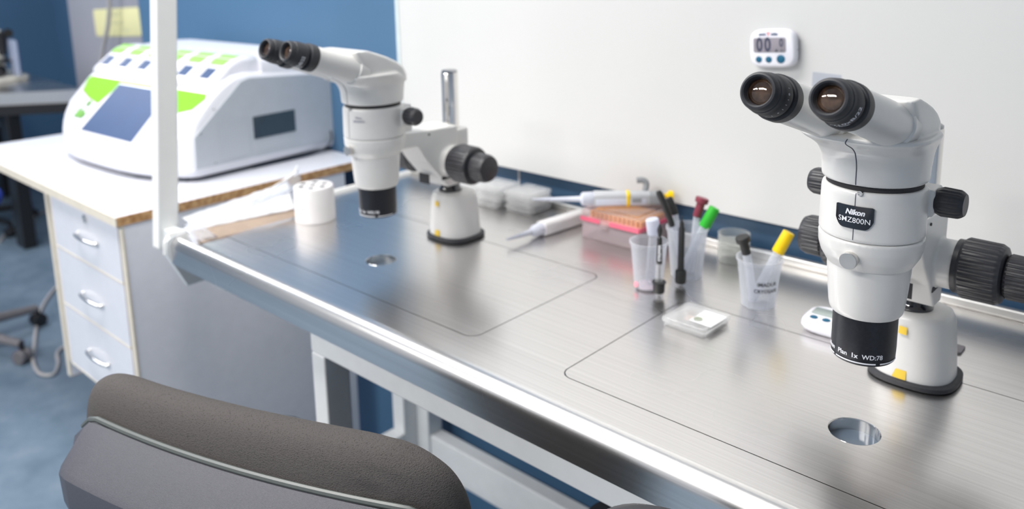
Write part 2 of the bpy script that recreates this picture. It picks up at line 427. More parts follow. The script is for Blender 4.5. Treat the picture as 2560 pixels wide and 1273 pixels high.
# ------------------------------------------------------------------ microscopes
def make_scope(x0, y0, label, F, ipd, plate, tilt, dz, kz):
    global OFF
    rt = thing('stereo_microscope', label, 'microscope', (x0, y0 + .17, HB), 0, 'stereo microscopes on the steel bench')
    OFF = Vector((0, -.17, 0))
    # stand base
    base = obj('stand_base', lambda b: rings(b, [sell(z, .004, .17, rx, ry, 2.6, 56) for z, rx, ry in ((.006, .0445, .0415), (.012, .0442, .0412), (.045, .0418, .0390), (.070, .0395, .0375), (.078, .038, .0362), (.083, .0355, .0338), (.0855, .031, .030), (.0862, .022, .021))]), M['enamel'], rt)
    obj('rubber_foot', lambda b: rings(b, [sell(z, .005, .170, rx, ry, 2.8, 56) for z, rx, ry in ((0.0001, .047, .044), (.0015, .0495, .0462), (.0065, .0495, .0462), (.008, .047, .044))]), M['black_rubber'], base)
    def sticker(bm, z0, z1, a0, a1, rx, ry, n=10, pull=0):
        L = []
        for z in (z0, z1):
            f = (z - .006) / .07; sx = rx - .008 * f; sy = ry - .0075 * f
            L.append([bm.verts.new((.004 + (sx + .0007) * math.sin(a0 + (a1 - a0) * i / n), .17 - (sy + .0007) * math.cos(a0 + (a1 - a0) * i / n), z)) for i in range(n + 1)])
        for i in range(n): bm.faces.new((L[0][i], L[0][i + 1], L[1][i + 1], L[1][i]))
    s1 = obj('warning_sticker', lambda b: sticker(b, .063, .072, R(-13), R(0), .0481, .0456), M['yellow_sticker'], base)
    s2 = obj('warning_sticker', lambda b: sticker(b, .0085, .0195, R(-20), R(4), .0449, .0420), M['yellow_sticker'], base)
    # pole and its collar
    pole = obj('pole', lambda b: lathe(b, [(.084, .0115), (.112, .0115), (.112, .0148), (.298, .0148), (.300, .0138)], (0, .172, 0), n=40), M['chrome'], rt)
    obj('pole_cap', lambda b: lathe(b, [(.300, .0140), (.303, .0140), (.3045, .012)], (0, .172, 0), n=40), M['steel_dark'], pole)
    obj('collar', lambda b: lathe(b, [(.0862, .0215), (.089, .0215), (.093, .018), (.100, .017), (.103, .015)], (-.001, .166, 0), n=40), M['plate'], rt)
    OFF = Vector((0, -.17, dz))
    # focusing arm: ring + arm cast in one
    bm = B()
    lathe(bm, [(.1785, .0405), (.182, .0425), (.189, .0466), (.198, .0492), (.2105, .0498)], n=72)
    prism(bm, [(.02, .183), (.066, .183), (.088, .150), (.112, .122), (.132, .104 - dz), (.158, .104 - dz), (.160, .204), (.02, .2095)], 0, -.030, .030)
    cyl(bm, (-.048, .139, kz - dz), (.048, .139, kz - dz), .0275, n=40)
    rbox(bm, -.021, .021, .158, .195, .108 - dz, .194, .004)
    arm = finish('focusing_arm', bm, M['enamel'], rt); melt(arm, .0016, 5)
    obj('slot', lambda b: box(b, .0296, .0306, .118, .138, .113, .119), M['black_ink'], arm)
    obj('rating_label', lambda b: box(b, -.012, .014, .1025, .1035, .106, .124), M['black_ink'], arm)
    obj('set_screw', lambda b: lathe(b, [(0, .0018), (.0012, .0018)], (.030, .092, .199), (1, 0, 0), 12), M['black_ink'], arm)
    # focus knobs, coarse with fine on its end
    for s in (-1, 1):
        kb = obj('coarse_knob', lambda b: lathe(b, [(.0, .030, 0), (.005, .030, 0), (.0055, .0305, 0), (.008, .0325, 0), (.010, .0325, 1), (.041, .0320, 1), (.043, .0320, 0), (.046, .0305, 0), (.0475, .027, 0)], (s * .0475, .139, kz - dz), (s, 0, 0), 192, 32, .0011), M['knob'], rt, 30)
        obj('fine_knob', lambda b: lathe(b, [(0, .021, 0), (.002, .0232, 0), (.004, .0238, 1), (.024, .0232, 1), (.026, .0232, 0), (.030, .0215, 0), (.0315, .018, 0)], (s * .095, .139, kz - dz), (s, 0, 0), 176, 32, .0009), M['knob'], kb, 30)
    # objective and the barrel over it
    ob = obj('objective_lens', lambda b: lathe(b, [(.0785, .026), (.0770, .0272), (.0770, .0296), (.0782, .0307), (.090, .0312), (.1275, .0312)], n=72), M['black_metal'], rt)
    bm = B()
    for txt, az, sz, bo in (('Nikon', -54, .0064, .00018), ('Plan', -19, .0068, .0001), ('1x', 4, .0068, .00018), ('WD:78', 36, .0068, .00008)):
        t = letters(txt, sz, bold=bo, shear=.15 if txt == 'Nikon' else 0); on_cyl(t, .0315, R(az), .0872)
        me = bpy.data.meshes.new('x'); t.to_mesh(me); bm.from_mesh(me); t.free(); bpy.data.meshes.remove(me)
    finish('lettering', bm, M['white_ink'], ob, smooth=False)
    def arcs(b):
        for a0, a1 in ((-80, -40), (-34, 42), (50, 100)):
            L = [[b.verts.new((.0314 * math.sin(R(a0 + (a1 - a0) * i / 20)), -.0314 * math.cos(R(a0 + (a1 - a0) * i / 20)), z)) for i in range(21)] for z in (.0797, .0811)]
            for i in range(20): b.faces.new((L[0][i], L[0][i + 1], L[1][i + 1], L[1][i]))
    obj('white_line', arcs, M['white_ink'], ob)
    obj('front_glass', lambda b: lathe(b, [(.0788, .0262), (.080, .0262)], n=48), M['plate'], ob)
    obj('barrel', lambda b: lathe(b, [(.1262, .0322), (.1262, .0335), (.1285, .0350), (.134, .0362), (.150, .0378), (.172, .0396), (.180, .0398)], n=72), M['enamel'], rt)
    M['chrome_satin'] = M.get('chrome_satin') or plain('satin_chrome', (.70, .68, .65), .42, 1)
    ts = obj('thumb_screw', lambda b: lathe(b, [(0, .0075), (.004, .0082), (.009, .0085), (.0098, .0080), (.0096, .001)], (-.001, -.0465, .1935), (0, -1, 0), 48), M['chrome_satin'], rt)
    # zoom body
    bm = B()
    lathe(bm, [(.2105, .0475), (.2115, .0490), (.2130, .0497), (.2560, .0490), (.2600, .0480), (.2612, .0465)], n=80)
    for s in (-1, 1):
        prism(bm, [(.0, .222), (.0, .258), (s * .050, .256), (s * .0515, .252), (s * .0515, .236), (s * .050, .229)], 1, .018, .046)
    box(bm, -.036, .036, .02, .050, .2135, .2585)
    zb = finish('zoom_body', bm, M['enamel'], rt); melt(zb, .0012, 3)
    for s in (-1, 1):
        obj('zoom_knob', lambda b: lathe(b, [(0, .0125, 0), (.003, .0138, 0), (.006, .0140, 1), (.020, .0134, 1), (.023, .0128, 0), (.0255, .0108, 0)], (s * .0505, .030, .2435), (s, 0, 0), 96, 16, .0009), M['knob'], rt, 30)
    obj('ring_gap', lambda b: lathe(b, [(.2612, .0450), (.2665, .0450)], n=64), M['groove'], rt)
    obj('lock_screw', lambda b: lathe(b, [(0, .0025), (.0035, .0025), (.0035, .0016), (.0028, .0012)], (.004, -.0468, .2605), (0, -1, 0), 20), M['chrome'], rt)
    # binocular head
    bm = B()
    rings(bm, [sell(z, 0, 0, rx, ry, e, 64) for z, rx, ry, e in ((.2665, .0478, .0485, 2.1), (.2685, .0490, .0497, 2.1), (.285, .0492, .0498, 2.2), (.310, .0495, .0470, 2.4))])
    secs = [(.282, -.0490, .0498, .0495, 2.2), (.292, -.0515, .0500, .0503, 2.3), (.300, -.0555, .0495, .0520, 2.5), (.3065, -.0630, .0480, .0548, 2.9), (.3110, -.0715, .0400, .0575, 3.0), (.3150, -.0745, .0300, .0610, 3.0), (.3180, -.0725, .0250, .0600, 3.0)]
    rings(bm, [sell(z, 0, (a + b) / 2, w, (b - a) / 2, e, 64) for z, a, b, w, e in secs])
    secs = [(.300, -.046, .0490, .0505, 3.2), (.312, -.050, .0440, .0515, 4.0), (.324, -.054, .0320, .0520, 6), (.334, -.058, .0160, .0520, 7), (.342, -.061, -.001, .0518, 7), (.349, -.064, -.020, .0510, 7), (.3555, -.066, -.040, .0500, 6)]
    rings(bm, [sell(z, 0, (a + b) / 2, w, (b - a) / 2, e, 64) for z, a, b, w, e in secs])
    hd = finish('binocular_head', bm, M['enamel'], rt); melt(hd, .0015, 7)
    # seam down the front, found on the cast surface
    bv = BVHTree.FromPolygons([v.co.copy() for v in hd.data.vertices], [tuple(p.vertices) for p in hd.data.polygons])
    bz = BVHTree.FromPolygons([v.co.copy() for v in zb.data.vertices], [tuple(p.vertices) for p in zb.data.polygons])
    def down(bvh, zs):
        out = []
        for z, x in zs:
            h = bvh.ray_cast(Vector((x, -.17 - .3, z + dz)), Vector((0, 1, 0)))
            if h[0]: out.append(h[0] - OFF)
        return out
    pts = down(bv, [(.3165 - .0485 * i / 30, -.0005 - .0035 * math.exp(-((i - 3) / 3) ** 2)) for i in range(31)])
    obj('seam_line', lambda b: tube(b, pts, .00055, 6), M['seam'], hd)
    pts2 = down(bz, [(.2595 - .046 * i / 20, 0) for i in range(21)])
    obj('seam_line', lambda b: tube(b, pts2, .00045, 6), M['seam'], zb)
    if plate:
        def np_(b):
            P = [(-.0178, .0105), (-.0165, .0112), (.0165, .0112), (.0178, .0105), (.0182, .002), (.0168, -.0068), (.0140, -.0100), (.010, -.0112), (-.010, -.0112), (-.0140, -.0100), (-.0168, -.0068), (-.0182, .002)]
            nx = 24
            # rounded plate laid round the body
            def half(x):
                ax = abs(x)
                top = .0112 if ax < .0165 else .0112 - (ax - .0165) * .5
                bot = -.0112 if ax < .010 else -.0112 + ((ax - .010) / .0080) ** 2.2 * .0085
                return top, bot
            rows = []
            for i in range(nx + 1):
                x = -.0180 + .036 * i / nx; tp, bt = half(x)
                for rr in (): pass
                rows.append([(x, tp), (x, bt)])
            V = []
            for r_ in (.0500, .0512):
                V.append([[b.verts.new((r_ * math.sin(x / .0505), -r_ * math.cos(x / .0505), .2365 + z)) for (x, z) in row] for row in rows])
            for i in range(nx):
                b.faces.new((V[1][i][1], V[1][i + 1][1], V[1][i + 1][0], V[1][i][0]))
                for k in (0, 1): b.faces.new((V[0][i][k], V[0][i + 1][k], V[1][i + 1][k], V[1][i][k]))
            for i in (0, nx): b.faces.new((V[0][i][0], V[0][i][1], V[1][i][1], V[1][i][0]))
        pl = obj('name_plate', np_, M['plate'], zb)
        bm = B()
        for txt, sz, tz, sh, bo, dx in (('Nikon', .0072, .0050, .25, .0003, .001), ('SMZ800N', .0074, -.0030, 0, .00002, .0005)):
            t = letters(txt, sz, shear=sh, bold=bo); 
            for v in t.verts: v.co.x += dx
            on_cyl(t, .0516, 0, .2365 + tz)
            me = bpy.data.meshes.new('x'); t.to_mesh(me); bm.from_mesh(me); t.free(); bpy.data.meshes.remove(me)
        finish('plate_lettering', bm, M['white_ink'], zb, smooth=False)
    else:
        bm = B()
        for txt, tz in (('Nikon', .003), ('SMZ800N', -.003)):
            t = letters(txt, .0050, bold=.0001); on_cyl(t, .0503, R(24), .245 + tz)
            me = bpy.data.meshes.new('x'); t.to_mesh(me); bm.from_mesh(me); t.free(); bpy.data.meshes.remove(me)
        finish('side_lettering', bm, M['grey_ink'], zb, smooth=False)
    # eyepiece tubes and eyepieces
    for s in (-1, 1):
        f = Vector((s * ipd, F[0], F[1] - dz)); root = Vector((s * .0290, -.036, F[1] - dz - (abs(F[0]) - .036) * math.tan(R(tilt))))
        d = (root - f).normalized(); Ln = (root - f).length
        tb = obj('eyepiece_tube', lambda b: lathe(b, [(.040, .0190), (.050, .0192), (Ln - .03, .0205), (Ln, .0212)], f, d, 56), M['enamel'], rt)
        obj('tube_collar', lambda b: lathe(b, [(Ln - .024, .0208), (Ln - .023, .0228), (Ln - .008, .0232), (Ln - .004, .021)], f, d, 56), M['enamel'], tb)
        ep = obj('eyepiece', lambda b: lathe(b, [(.0045, .0112), (.0010, .0122), (0, .0135), (.0006, .0150), (.0030, .0162), (.0075, .0168), (.0080, .0163), (.0088, .0163), (.0093, .0172), (.0150, .0178), (.0155, .0181), (.0285, .0184), (.0290, .0160), (.0325, .0160), (.0330, .0192), (.0345, .0203), (.0450, .0205), (.0470, .0200), (.0475, .018)], f, d, 72, cap=False), M['black_rubber'], tb, 30)
        obj('eye_lens', lambda b: lathe(b, [(.0044, .0004), (.00455, .004), (.0052, .0075), (.0066, .0112), (.0070, .0115)], f, d, 48), M['lens'], ep)
        obj('lens_ring', lambda b: lathe(b, [(.0062, .0108), (.0040, .0112), (.0034, .0118), (.0026, .0120)], f, d, 56, cap=False), M['black_metal'], ep)
        # writing round the eyepiece
        bm = B()
        if s > 0: items = [('W10xB/22', .0074, .0205, 34), ('Nikon', .0042, .0262, 16)]
        else: items = [('0', .0036, .0200, 96), ('+', .0036, .0200, 40), ('|', .0026, .0200, 68), ('|', .0026, .0200, 82), ('|', .0026, .020, 112), ('|', .0026, .0200, 22), ('|', .0026, .0200, 54), ('|', .0026, .0200, 6)]
        a_ = Vector((1, 0, 0)); u_ = a_.cross(d).normalized();
        if u_.z < 0: u_ = -u_
        for txt, sz, tt, az in items:
            t = letters(txt, sz, bold=.00006)
            bmesh.ops.subdivide_edges(t, edges=[e for e in t.edges if e.calc_length() > .0015], cuts=2)
            for v in t.verts:
                ang = R(az) + v.co.x / .0186
                v.co = f + d * (tt - v.co.y) + (a_ * math.sin(ang) - u_ * math.cos(ang)) * .01875
            me = bpy.data.meshes.new('x'); t.to_mesh(me); bm.from_mesh(me); t.free(); bpy.data.meshes.remove(me)
        finish('lettering', bm, M['white_ink'], ep, smooth=False)
    OFF = Vector((0, 0, 0))
    return rt
make_scope(-.274, .826, 'white stereo microscope with a black name plate on its front and black eyepieces', (-.203, .389), .0290, True, 16.9, .013, .156)
make_scope(-1.066, .8245, 'white stereo microscope beside the white pitted cylinder, without a front name plate', (-.173, .3725), .0280, False, 19.0, .006, .150)

# ------------------------------------------------------------------ small things on the bench
RT = Vector((.736, .677, 0)); FW = Vector((-.677, .736, 0))
def cup(x, y, h, r0, r1, label):
    t = thing('specimen_cup', label, 'cup', (x, y, HB), 0, 'plastic cups on the bench')
    w = .0010
    obj('cup_wall', lambda b: lathe(b, [(.0005, .002), (.0003, r0 - .002), (.0018, r0), (h - .004, r1 - .0012), (h - .0035, r1 + .0008), (h, r1 + .0008), (h, r1 - .0014), (h - .004, r1 - .0022), (.0028, r0 - w), (.0024, .002)], n=64), M['cup'], t)
    return t
C1, C2, C3 = (-.657, 1.013), (-.637, 1.090), (-.501, 1.059)
cup1 = cup(*C1, .075, .021, .0285, 'milky plastic cup holding one white capped tube and pink drops')
cup2 = cup(*C2, .081, .024, .0320, 'milky plastic cup holding the black sticks and the green capped tube')
cup3 = cup(*C3, .073, .0235, .0320, 'milky plastic cup with two lines of black handwriting and a yellow capped tube')
bm = B()
for txt, sz, z, az in (('IMADUR', .0078, .042, 62), ('CRYOSAFE', .0072, .0315, 60)):
    t = letters(txt, sz, bold=.0002); on_cyl(t, .0235 + .0085 * z / .073 + .0008, R(az - 12), z)
    me = bpy.data.meshes.new('x'); t.to_mesh(me); bm.from_mesh(me); t.free(); bpy.data.meshes.remove(me)
finish('handwriting', bm, M['black_ink'], cup3, smooth=False)
obj('pink_drop', lambda b: lathe(b, [(0, .003), (.0012, .0046), (.0018, .0046), (.0022, .003)], (-.0165 * .0 - .008, -.0195, .009), (-.3, -1, .3), 20), M['pink_liquid'], cup1)
obj('pink_liquid', lambda b: lathe(b, [(.003, .0192), (.0045, .0195)], n=40), plain('pale_pink', (.82, .66, .70), .4), cup1)

def P3(c, s, z, f=0): return Vector((c[0], c[1], HB + z)) + RT * s + FW * f
def capped_tube(c, cap0, cap1, bot, capmat, label, rc=.0088, rt_=.0062, cat='tube', name='sample_tube', flange=False, f=(0, 0, 0), tubemat='tube'):
    p0 = P3(c, cap0[0], cap0[1], f[0]); p1 = P3(c, cap1[0], cap1[1], f[1]); pb = P3(c, bot[0], bot[1], f[2])
    t = thing(name, label, cat, pb, 0, 'tubes standing in the cups')
    L0 = Vector((0, 0, 0)); a = p1 - pb; e = p0 - pb
    def body(b): lathe(b, [(0, rt_ * .35), (.002, rt_ * .75), (.006, rt_), (a.length + .008, rt_)], (0, 0, 0), a, 28)
    obj('tube_body', body, M[tubemat], t)
    def cp(b):
        Lc = (e - a).length
        pr = [(0, rc * .97), (.001, rc), (Lc - .003, rc * .95), (Lc - .001, rc * .95), (Lc, rc * .85)]
        if flange: pr = [(0, rc * .8), (.001, rc * .85), (Lc - .009, rc * .85), (Lc - .008, rc * 1.3), (Lc - .001, rc * 1.35), (Lc, rc * 1.25)]
        lathe(b, pr, a, e - a, 28)
    obj('cap', cp, capmat, t)
    return t
capped_tube(C1, (.004, .109), (.008, .086), (.002, .005), M['frost_cap'], 'tube with frosted white screw cap in the cup with pink drops', rc=.0105, rt_=.0075, tubemat='cup')
capped_tube(C2, (.042, .111), (.026, .080), (-.008, .004), M['green_cap'], 'clear tube with bright green cap leaning in the cup', rc=.0090, f=(0, 0, 0))
capped_tube(C2, (.026, .123), (.017, .093), (.008, .005), M['maroon'], 'clear tube with dark maroon cap behind the green capped tube', rc=.0078, rt_=.0052, f=(.014, .012, .004), flange=True)
capped_tube(C3, (.040, .109), (.025, .079), (-.010, .005), M['yellow'], 'clear tube with bright yellow cap leaning in the handwritten cup', rc=.0088)
capped_tube(C3, (-.026, .104), (-.019, .078), (-.006, .005), M['black_cap'], 'clear tube with black flanged cap in the handwritten cup', rc=.0076, rt_=.0060, flange=True)
def stick(c, a, m, bot, label, r):
    A = P3(c, *a); Mi = P3(c, *m); Bt = P3(c, *bot)
    t = thing('aspirator_mouthpiece', label, 'lab tool', Bt, 0, 'black sticks in the cup')
    OFFs = -Bt
    obj('black_grip', lambda b: tube(b, [p + OFFs for p in spline([A, A * .5 + Mi * .5 + Vector((0, 0, .002)), Mi], 6)], [r * .7] + [r] * 11 + [r * .8], 16), M['black_cap'], t)
    obj('clear_end', lambda b: cyl(b, Mi + OFFs, (0, 0, 0), r * .8, r * .5, 14), M['tube'], t)
stick(C2, (-.044, .136, .012), (-.022, .080, .006), (-.004, .006, 0), 'long black stick leaning far left out of the cup', .0052)
stick(C2, (-.026, .122, .024), (-.016, .096, .016), (-.002, .006, .004), 'short black stick behind the long one, grey-white below', .0058)

def pip_tool(x, y, clearmid, label):
    t = thing('pipetting_handle', label, 'lab tool', (x, y, HB), 0, 'small black pipetting tools standing on the bench')
    if clearmid:
        obj('clear_barrel', lambda b: lathe(b, [(.022, .0055), (.046, .0052), (.054, .0046)], n=28), M['crystal'], t)
        obj('needle', lambda b: cyl(b, (0, 0, .022), (0, 0, .054), .0018, n=12), M['steel_dark'], t)
        g = obj('black_grip', lambda b: lathe(b, [(.052, .0044), (.092, .0038), (.094, .0018), (.097, .0030), (.104, .0040), (.108, .0030), (.113, .0010)], n=28), M['black_cap'], t)
        tx = letters('STRIPPER', .0062, bold=.0002)
        for v in tx.verts: v.co = Vector((v.co.y, v.co.x, 0))
        for v in tx.verts: v.co = Vector((-v.co.x, v.co.y, 0))
        on_cyl(tx, .0046, R(40), .0700); finish('lettering', tx, M['white_ink'], g, smooth=False)
    else:
        obj('black_grip', lambda b: lathe(b, [(.024, .0056), (.030, .0050), (.092, .0048), (.096, .0034), (.100, .0036), (.106, .0012), (.112, .0007)], n=28), M['black_cap'], t)
    obj('collar', lambda b: lathe(b, [(.0075, .0078), (.009, .0086), (.020, .0088), (.0225, .0088), (.0228, .0105), (.0245, .0105), (.025, .006)] if clearmid else [(.006, .0078), (.008, .0084), (.024, .0086), (.026, .0076)], n=24), M['black_cap'], t)
    obj('tip_stub', lambda b: lathe(b, [(0, .0035), (.0078, .0045)], n=20), M['crystal'], t)
pip_tool(-.625, .992, True, 'black tool with clear middle and white lettering standing upright on the bench')
pip_tool(-.622, 1.048, False, 'all black slim tool standing upright right beside the lettered one')

# four-well dish in front of the cups
def well_dish(loc, rz, label, w=.066, h=.0145, full=True, group=None):
    t = thing('four_well_dish', label, 'dish', loc, rz, group)
    W = w / 2
    def tray(b):
        rings(b, [[(x, y, z) for x, y in rrect(-k, k, -k, k, .004, 4)] for z, k in ((0, W - .002), (.001, W - .001), (h * .5, W - .0005), (h * .5, W), (h * .55, W), (h * .55, W - .0022), (.0022, W - .003))], True)
    obj('tray', tray, M['crystal'], t)
    obj('lid', lambda b: rings(b, [[(x, y, z) for x, y in rrect(-k, k, -k, k, .004, 4)] for z, k in ((h * .58, W - .0002), (h * .58, W + .0012), (h - .001, W + .0010), (h, W), (h - .0012, W - .001))], True), M['crystal'], t)
    if full:
        for sx in (-1, 1):
            for sy in (-1, 1):
                obj('well', lambda b: lathe(b, [(.002, .0105), (.0095, .0110), (.0095, .0100), (.003, .0095)], (sx * .0145, sy * .0145, 0), n=32, cap=False), M['crystal'], t)
    return t
dish = well_dish((-.5345, .944, HB), R(-2), 'clear square four-well dish standing alone before the plastic cups')
obj('paper_square', lambda b: box(b, -.004, .030, -.012, .030, .0098, .0104), M['card'], dish)
obj('peach_spot', lambda b: lathe(b, [(.0025, .008), (.0035, .0075)], (-.0145, .008, 0), n=20), M['peach'], dish)
obj('olive_spot', lambda b: lathe(b, [(.0108, .0065), (.0115, .006)], (.004, -.002, 0), n=20), M['leaf'], dish)

# stacks of dishes against the wall
places = [((-1.056, 1.192), 3, 'right'), ((-1.136, 1.182), 3, 'middle'), ((-1.215, 1.190), 2, 'left')]
lvl = {0: 'bottom', 1: 'middle', 2: 'top'}
proto = None
for (px, py), n, nm in places:
    for k in range(n):
        lab = 'clear square dish, %s of its stack, stack %s' % ('top' if k == n - 1 else lvl[k], {'right': 'nearest the tip box by the wall', 'middle': 'in the middle of three by the wall', 'left': 'behind the focusing knobs by the wall'}[nm])
        rz = R(random.uniform(-5, 5)) + R(3)
        if proto is None:
            o = proto = well_dish((px, py, HB), rz, lab, full=True, group='clear square dishes stacked by the wall')
        else:
            o = copy_tree(proto)
        o.location = (px + random.uniform(-.003, .003), py + random.uniform(-.003, .003), HB + k * .0149); o.rotation_euler = (0, 0, rz); o['label'] = lab
# round glass dishes behind cup
for k in range(3):
    lab = 'round clear glass dish, %s of three stacked behind the cups' % ('lowest', 'middle', 'topmost')[k]
    if k == 0:
        gd = tag(obj('glass_dish', lambda b: lathe(b, [(0, .001), (0, .024), (.001, .0255), (.0158, .0258), (.0158, .0243), (.0025, .0238), (.002, .001)], n=56), M['glass']), lab, 'dish', 'round glass dishes stacked behind the cups'); o = gd
    else:
        o = gd.copy(); COL.objects.link(o); o['label'] = lab
    o.location = (-.612, 1.196, HB + .0162 * k)

# tip box with its pink band
bxt = thing('pipette_tip_box', 'clear and pink pipette tip box lying under a grey pipette', 'box', (-.817, 1.186, HB), 0)
bx0, bx1, by0, by1 = -.064, .064, -.055, .055
obj('box_base', lambda b: rbox(b, bx0 + .002, bx1 - .002, by0 + .002, by1 - .002, 0, .031, .006), M['box_base'], bxt)
obj('tip_rack', lambda b: rbox(b, bx0 + .0035, bx1 - .0035, by0 + .0035, by1 - .0035, .031, .0345, .005, s=.001), M['rose'], bxt)
def bands(b):
    box(b, bx0 + .0015, -.020, by0 - .0005, by0 + .002, .0325, .0400); box(b, .002, bx1 - .0015, by0 - .0005, by0 + .002, .0325, .0400)
    box(b, bx1 - .002, bx1 + .0005, by0 + .004, by1 - .004, .0325, .0400)
obj('pink_band', bands, M['pink'], bxt)
def tips(b):
    for i in range(12):
        for j in range(8):
            x = -.052 + i * .0095; y = -.032 + j * .0095
            lathe(b, [(.0345, .0035), (.046, .0040)], (x, y, 0), n=8)
tp = obj('pipette_tips', tips, M['orange_tips'], bxt); tp['kind'] = 'stuff'
lid = obj('box_lid', lambda b: rings(b, [[(x, y, z) for x, y in rrect(bx0 + i, bx1 - i, by0 + i, by1 - i, .006, 4)] for z, i in ((.032, 0), (.050, .001), (.0535, .004), (.0540, .012), (.0575, .014), (.0580, .018))]), M['box_clear'], bxt)
obj('latch', lambda b: rbox(b, -.018, -.001, by0 - .003, by0, .026, .040, .002, s=.0006, axis=2), M['box_clear'], lid)

# pipettes
def pipette(p0, p1, label, fancy):
    p0 = Vector(p0); p1 = Vector(p1); ax = p1 - p0; L = ax.length
    t = thing('pipette', label, 'pipette', p0, math.atan2(ax.y, ax.x)); sl = math.asin(ax.z / L)
    t.rotation_euler = (0, -sl, math.atan2(ax.y, ax.x))
    d = (1, 0, 0)
    if fancy:
        obj('shaft', lambda b: lathe(b, [(0, .0016), (.020, .0028), (.085, .0052), (.088, .0070)], (0, 0, 0), d, 20), M['pip_pale'], t)
        obj('collar', lambda b: lathe(b, [(.086, .0085), (.089, .0120), (.106, .0130), (.108, .0120)], (0, 0, 0), d, 28), M['pip_pale'], t)
        bd = obj('pipette_body', lambda b: rbox(b, .108, .208, -.0125, .0125, -.0125, .0135, .008, axis=0, s=.002), M['pip_grey'], t)
        obj('white_strip', lambda b: rbox(b, .112, .200, -.0132, .0, -.0090, .0030, .002, axis=0, s=.0005), M['pip_pale'], bd)
        obj('yellow_band', lambda b: rbox(b, .166, .172, -.0138, .0132, -.0130, .0141, .008, axis=0, s=.0003), M['yellow'], bd)
        obj('display', lambda b: box(b, .1755, .192, -.0141, -.012, -.0035, .0040), M['pip_dark'], bd)
        hk = obj('finger_hook', lambda b: tube(b, spline([(.200, .006, .010), (.203, .008, .024), (.197, .009, .031), (.186, .009, .031)], 6), .0055, 12), M['pip_dark'], t)
        obj('grip_end', lambda b: rbox(b, .200, .232, -.0115, .0115, -.013, .013, .008, axis=0, s=.003), M['pip_dark'], t)
        obj('plunger', lambda b: lathe(b, [(.232, .0045), (.240, .0045), (.240, .0095), (.248, .0095), (.2495, .008)], (0, 0, .004), d, 24), M['yellow'], t)
    else:
        obj('shaft', lambda b: lathe(b, [(0, .0020), (.030, .0040), (.060, .0055), (.070, .0060)], (0, 0, 0), d, 20), M['pip_pale'], t)
        obj('collar', lambda b: lathe(b, [(.060, .0075), (.066, .0105), (.082, .0120), (.084, .0110)], (0, 0, 0), d, 28), M['pip_pale'], t)
        obj('pipette_body', lambda b: rbox(b, .083, .190, -.0130, .0130, -.0125, .0125, .007, axis=0, s=.002), M['white_plastic'], t)
        obj('plunger', lambda b: lathe(b, [(.190, .0045), (.200, .0045), (.200, .009), (.207, .009)], (0, 0, .0), d, 24), M['white_plastic'], t)
    return t
pipette((-.938, 1.068, HB + .0735), (-.748, 1.232, HB + .0735), 'grey pipette with yellow bands lying across the pink tip box', True)
pipette((-.946, 1.008, HB + .0130), (-.925, 1.214, HB + .0130), 'pale pipette lying flat on the bench left of the tip box', False)

# white cylinder with pits
th = thing('tube_heating_block', 'thick white cylinder with seven round pits in its top', 'tube holder', (-1.344, .885, HB))
blk = obj('block', lambda b: lathe(b, [(0, .0375), (.001, .0390), (.066, .0382), (.0685, .0370), (.0692, .0355)], n=72), M['white_plastic'], th)
def pits(b):
    for i in range(7):
        r = 0 if i == 0 else .0235; a = R(60 * i + 15)
        lathe(b, [(.055, .0062), (.08, .0062)], (r * math.cos(a), r * math.sin(a), 0), n=28)
bm = B(); pits(bm); c = finish('cutter', bm, M['hole']); c.location = th.location
bpy.context.view_layer.update()
m = blk.modifiers.new('b', 'BOOLEAN'); m.object = c; m.solver = 'EXACT'; bake(blk); bpy.data.objects.remove(c)
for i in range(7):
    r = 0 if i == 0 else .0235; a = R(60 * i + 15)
    obj('pit_shade', lambda b: lathe(b, [(.0688, .0061), (.0560, .0060), (.0558, .0003)], (r * math.cos(a), r * math.sin(a), 0), n=20, cap=False), M['hole'], blk)  # dark wall added inside each pit to deepen its shade

# torn wrapper lying on the left end
wr = thing('paper_wrapper', 'crumpled white paper and film wrapper lying beside the pitted cylinder', 'wrapper', (-1.42, .80, HB))
def sheet(name, A, Bp, Cp, D, mat, nz=.0025, nu=26, nv=8, par=wr, lift=0):
    """a creased sheet between four corners"""
    bm = B(); V = []
    A, Bp, Cp, D = map(Vector, (A, Bp, Cp, D))
    for i in range(nu + 1):
        u = i / nu; row = []
        for j in range(nv + 1):
            v = j / nv; p = (A * (1 - u) + Bp * u) * (1 - v) + (D * (1 - u) + Cp * u) * v
            w = nz * (math.sin(u * 17 + v * 4) * .6 + math.sin(u * 41 + v * 9 + 2) * .4)
            p.z += abs(w) + lift * math.sin(math.pi * v); p.y += w * .6
            row.append(bm.verts.new(p - Vector(wr.location)))
        V.append(row)
    for i in range(nu):
        for j in range(nv): bm.faces.new((V[i][j], V[i + 1][j], V[i + 1][j + 1], V[i][j + 1]))
    bmesh.ops.solidify(bm, geom=bm.faces[:], thickness=.0004)
    return finish(name, bm, mat, par, 60)
z = HB
sheet('white_sheet', (-1.497, .689, z + .020), (-1.531, .945, z + .030), (-1.385, .862, z + .017), (-1.440, .680, z + .009), M['paper'], .0025, lift=.004)
sheet('kraft_backing', (-1.441, .680, z + .0085), (-1.388, .864, z + .016), (-1.380, .868, z + .003), (-1.385, .664, z + .001), M['kraft'], .001)
sheet('clear_film', (-1.452, .80, z + .024), (-1.500, .955, z + .060), (-1.46, .935, z + .030), (-1.45, .80, z + .022), M['film'], .003, 16, 6)
sheet('clear_film', (-1.46, .672, z + .018), (-1.455, .70, z + .020), (-1.385, .70, z + .002), (-1.39, .655, z + .001), M['film'], .002, 12, 6)
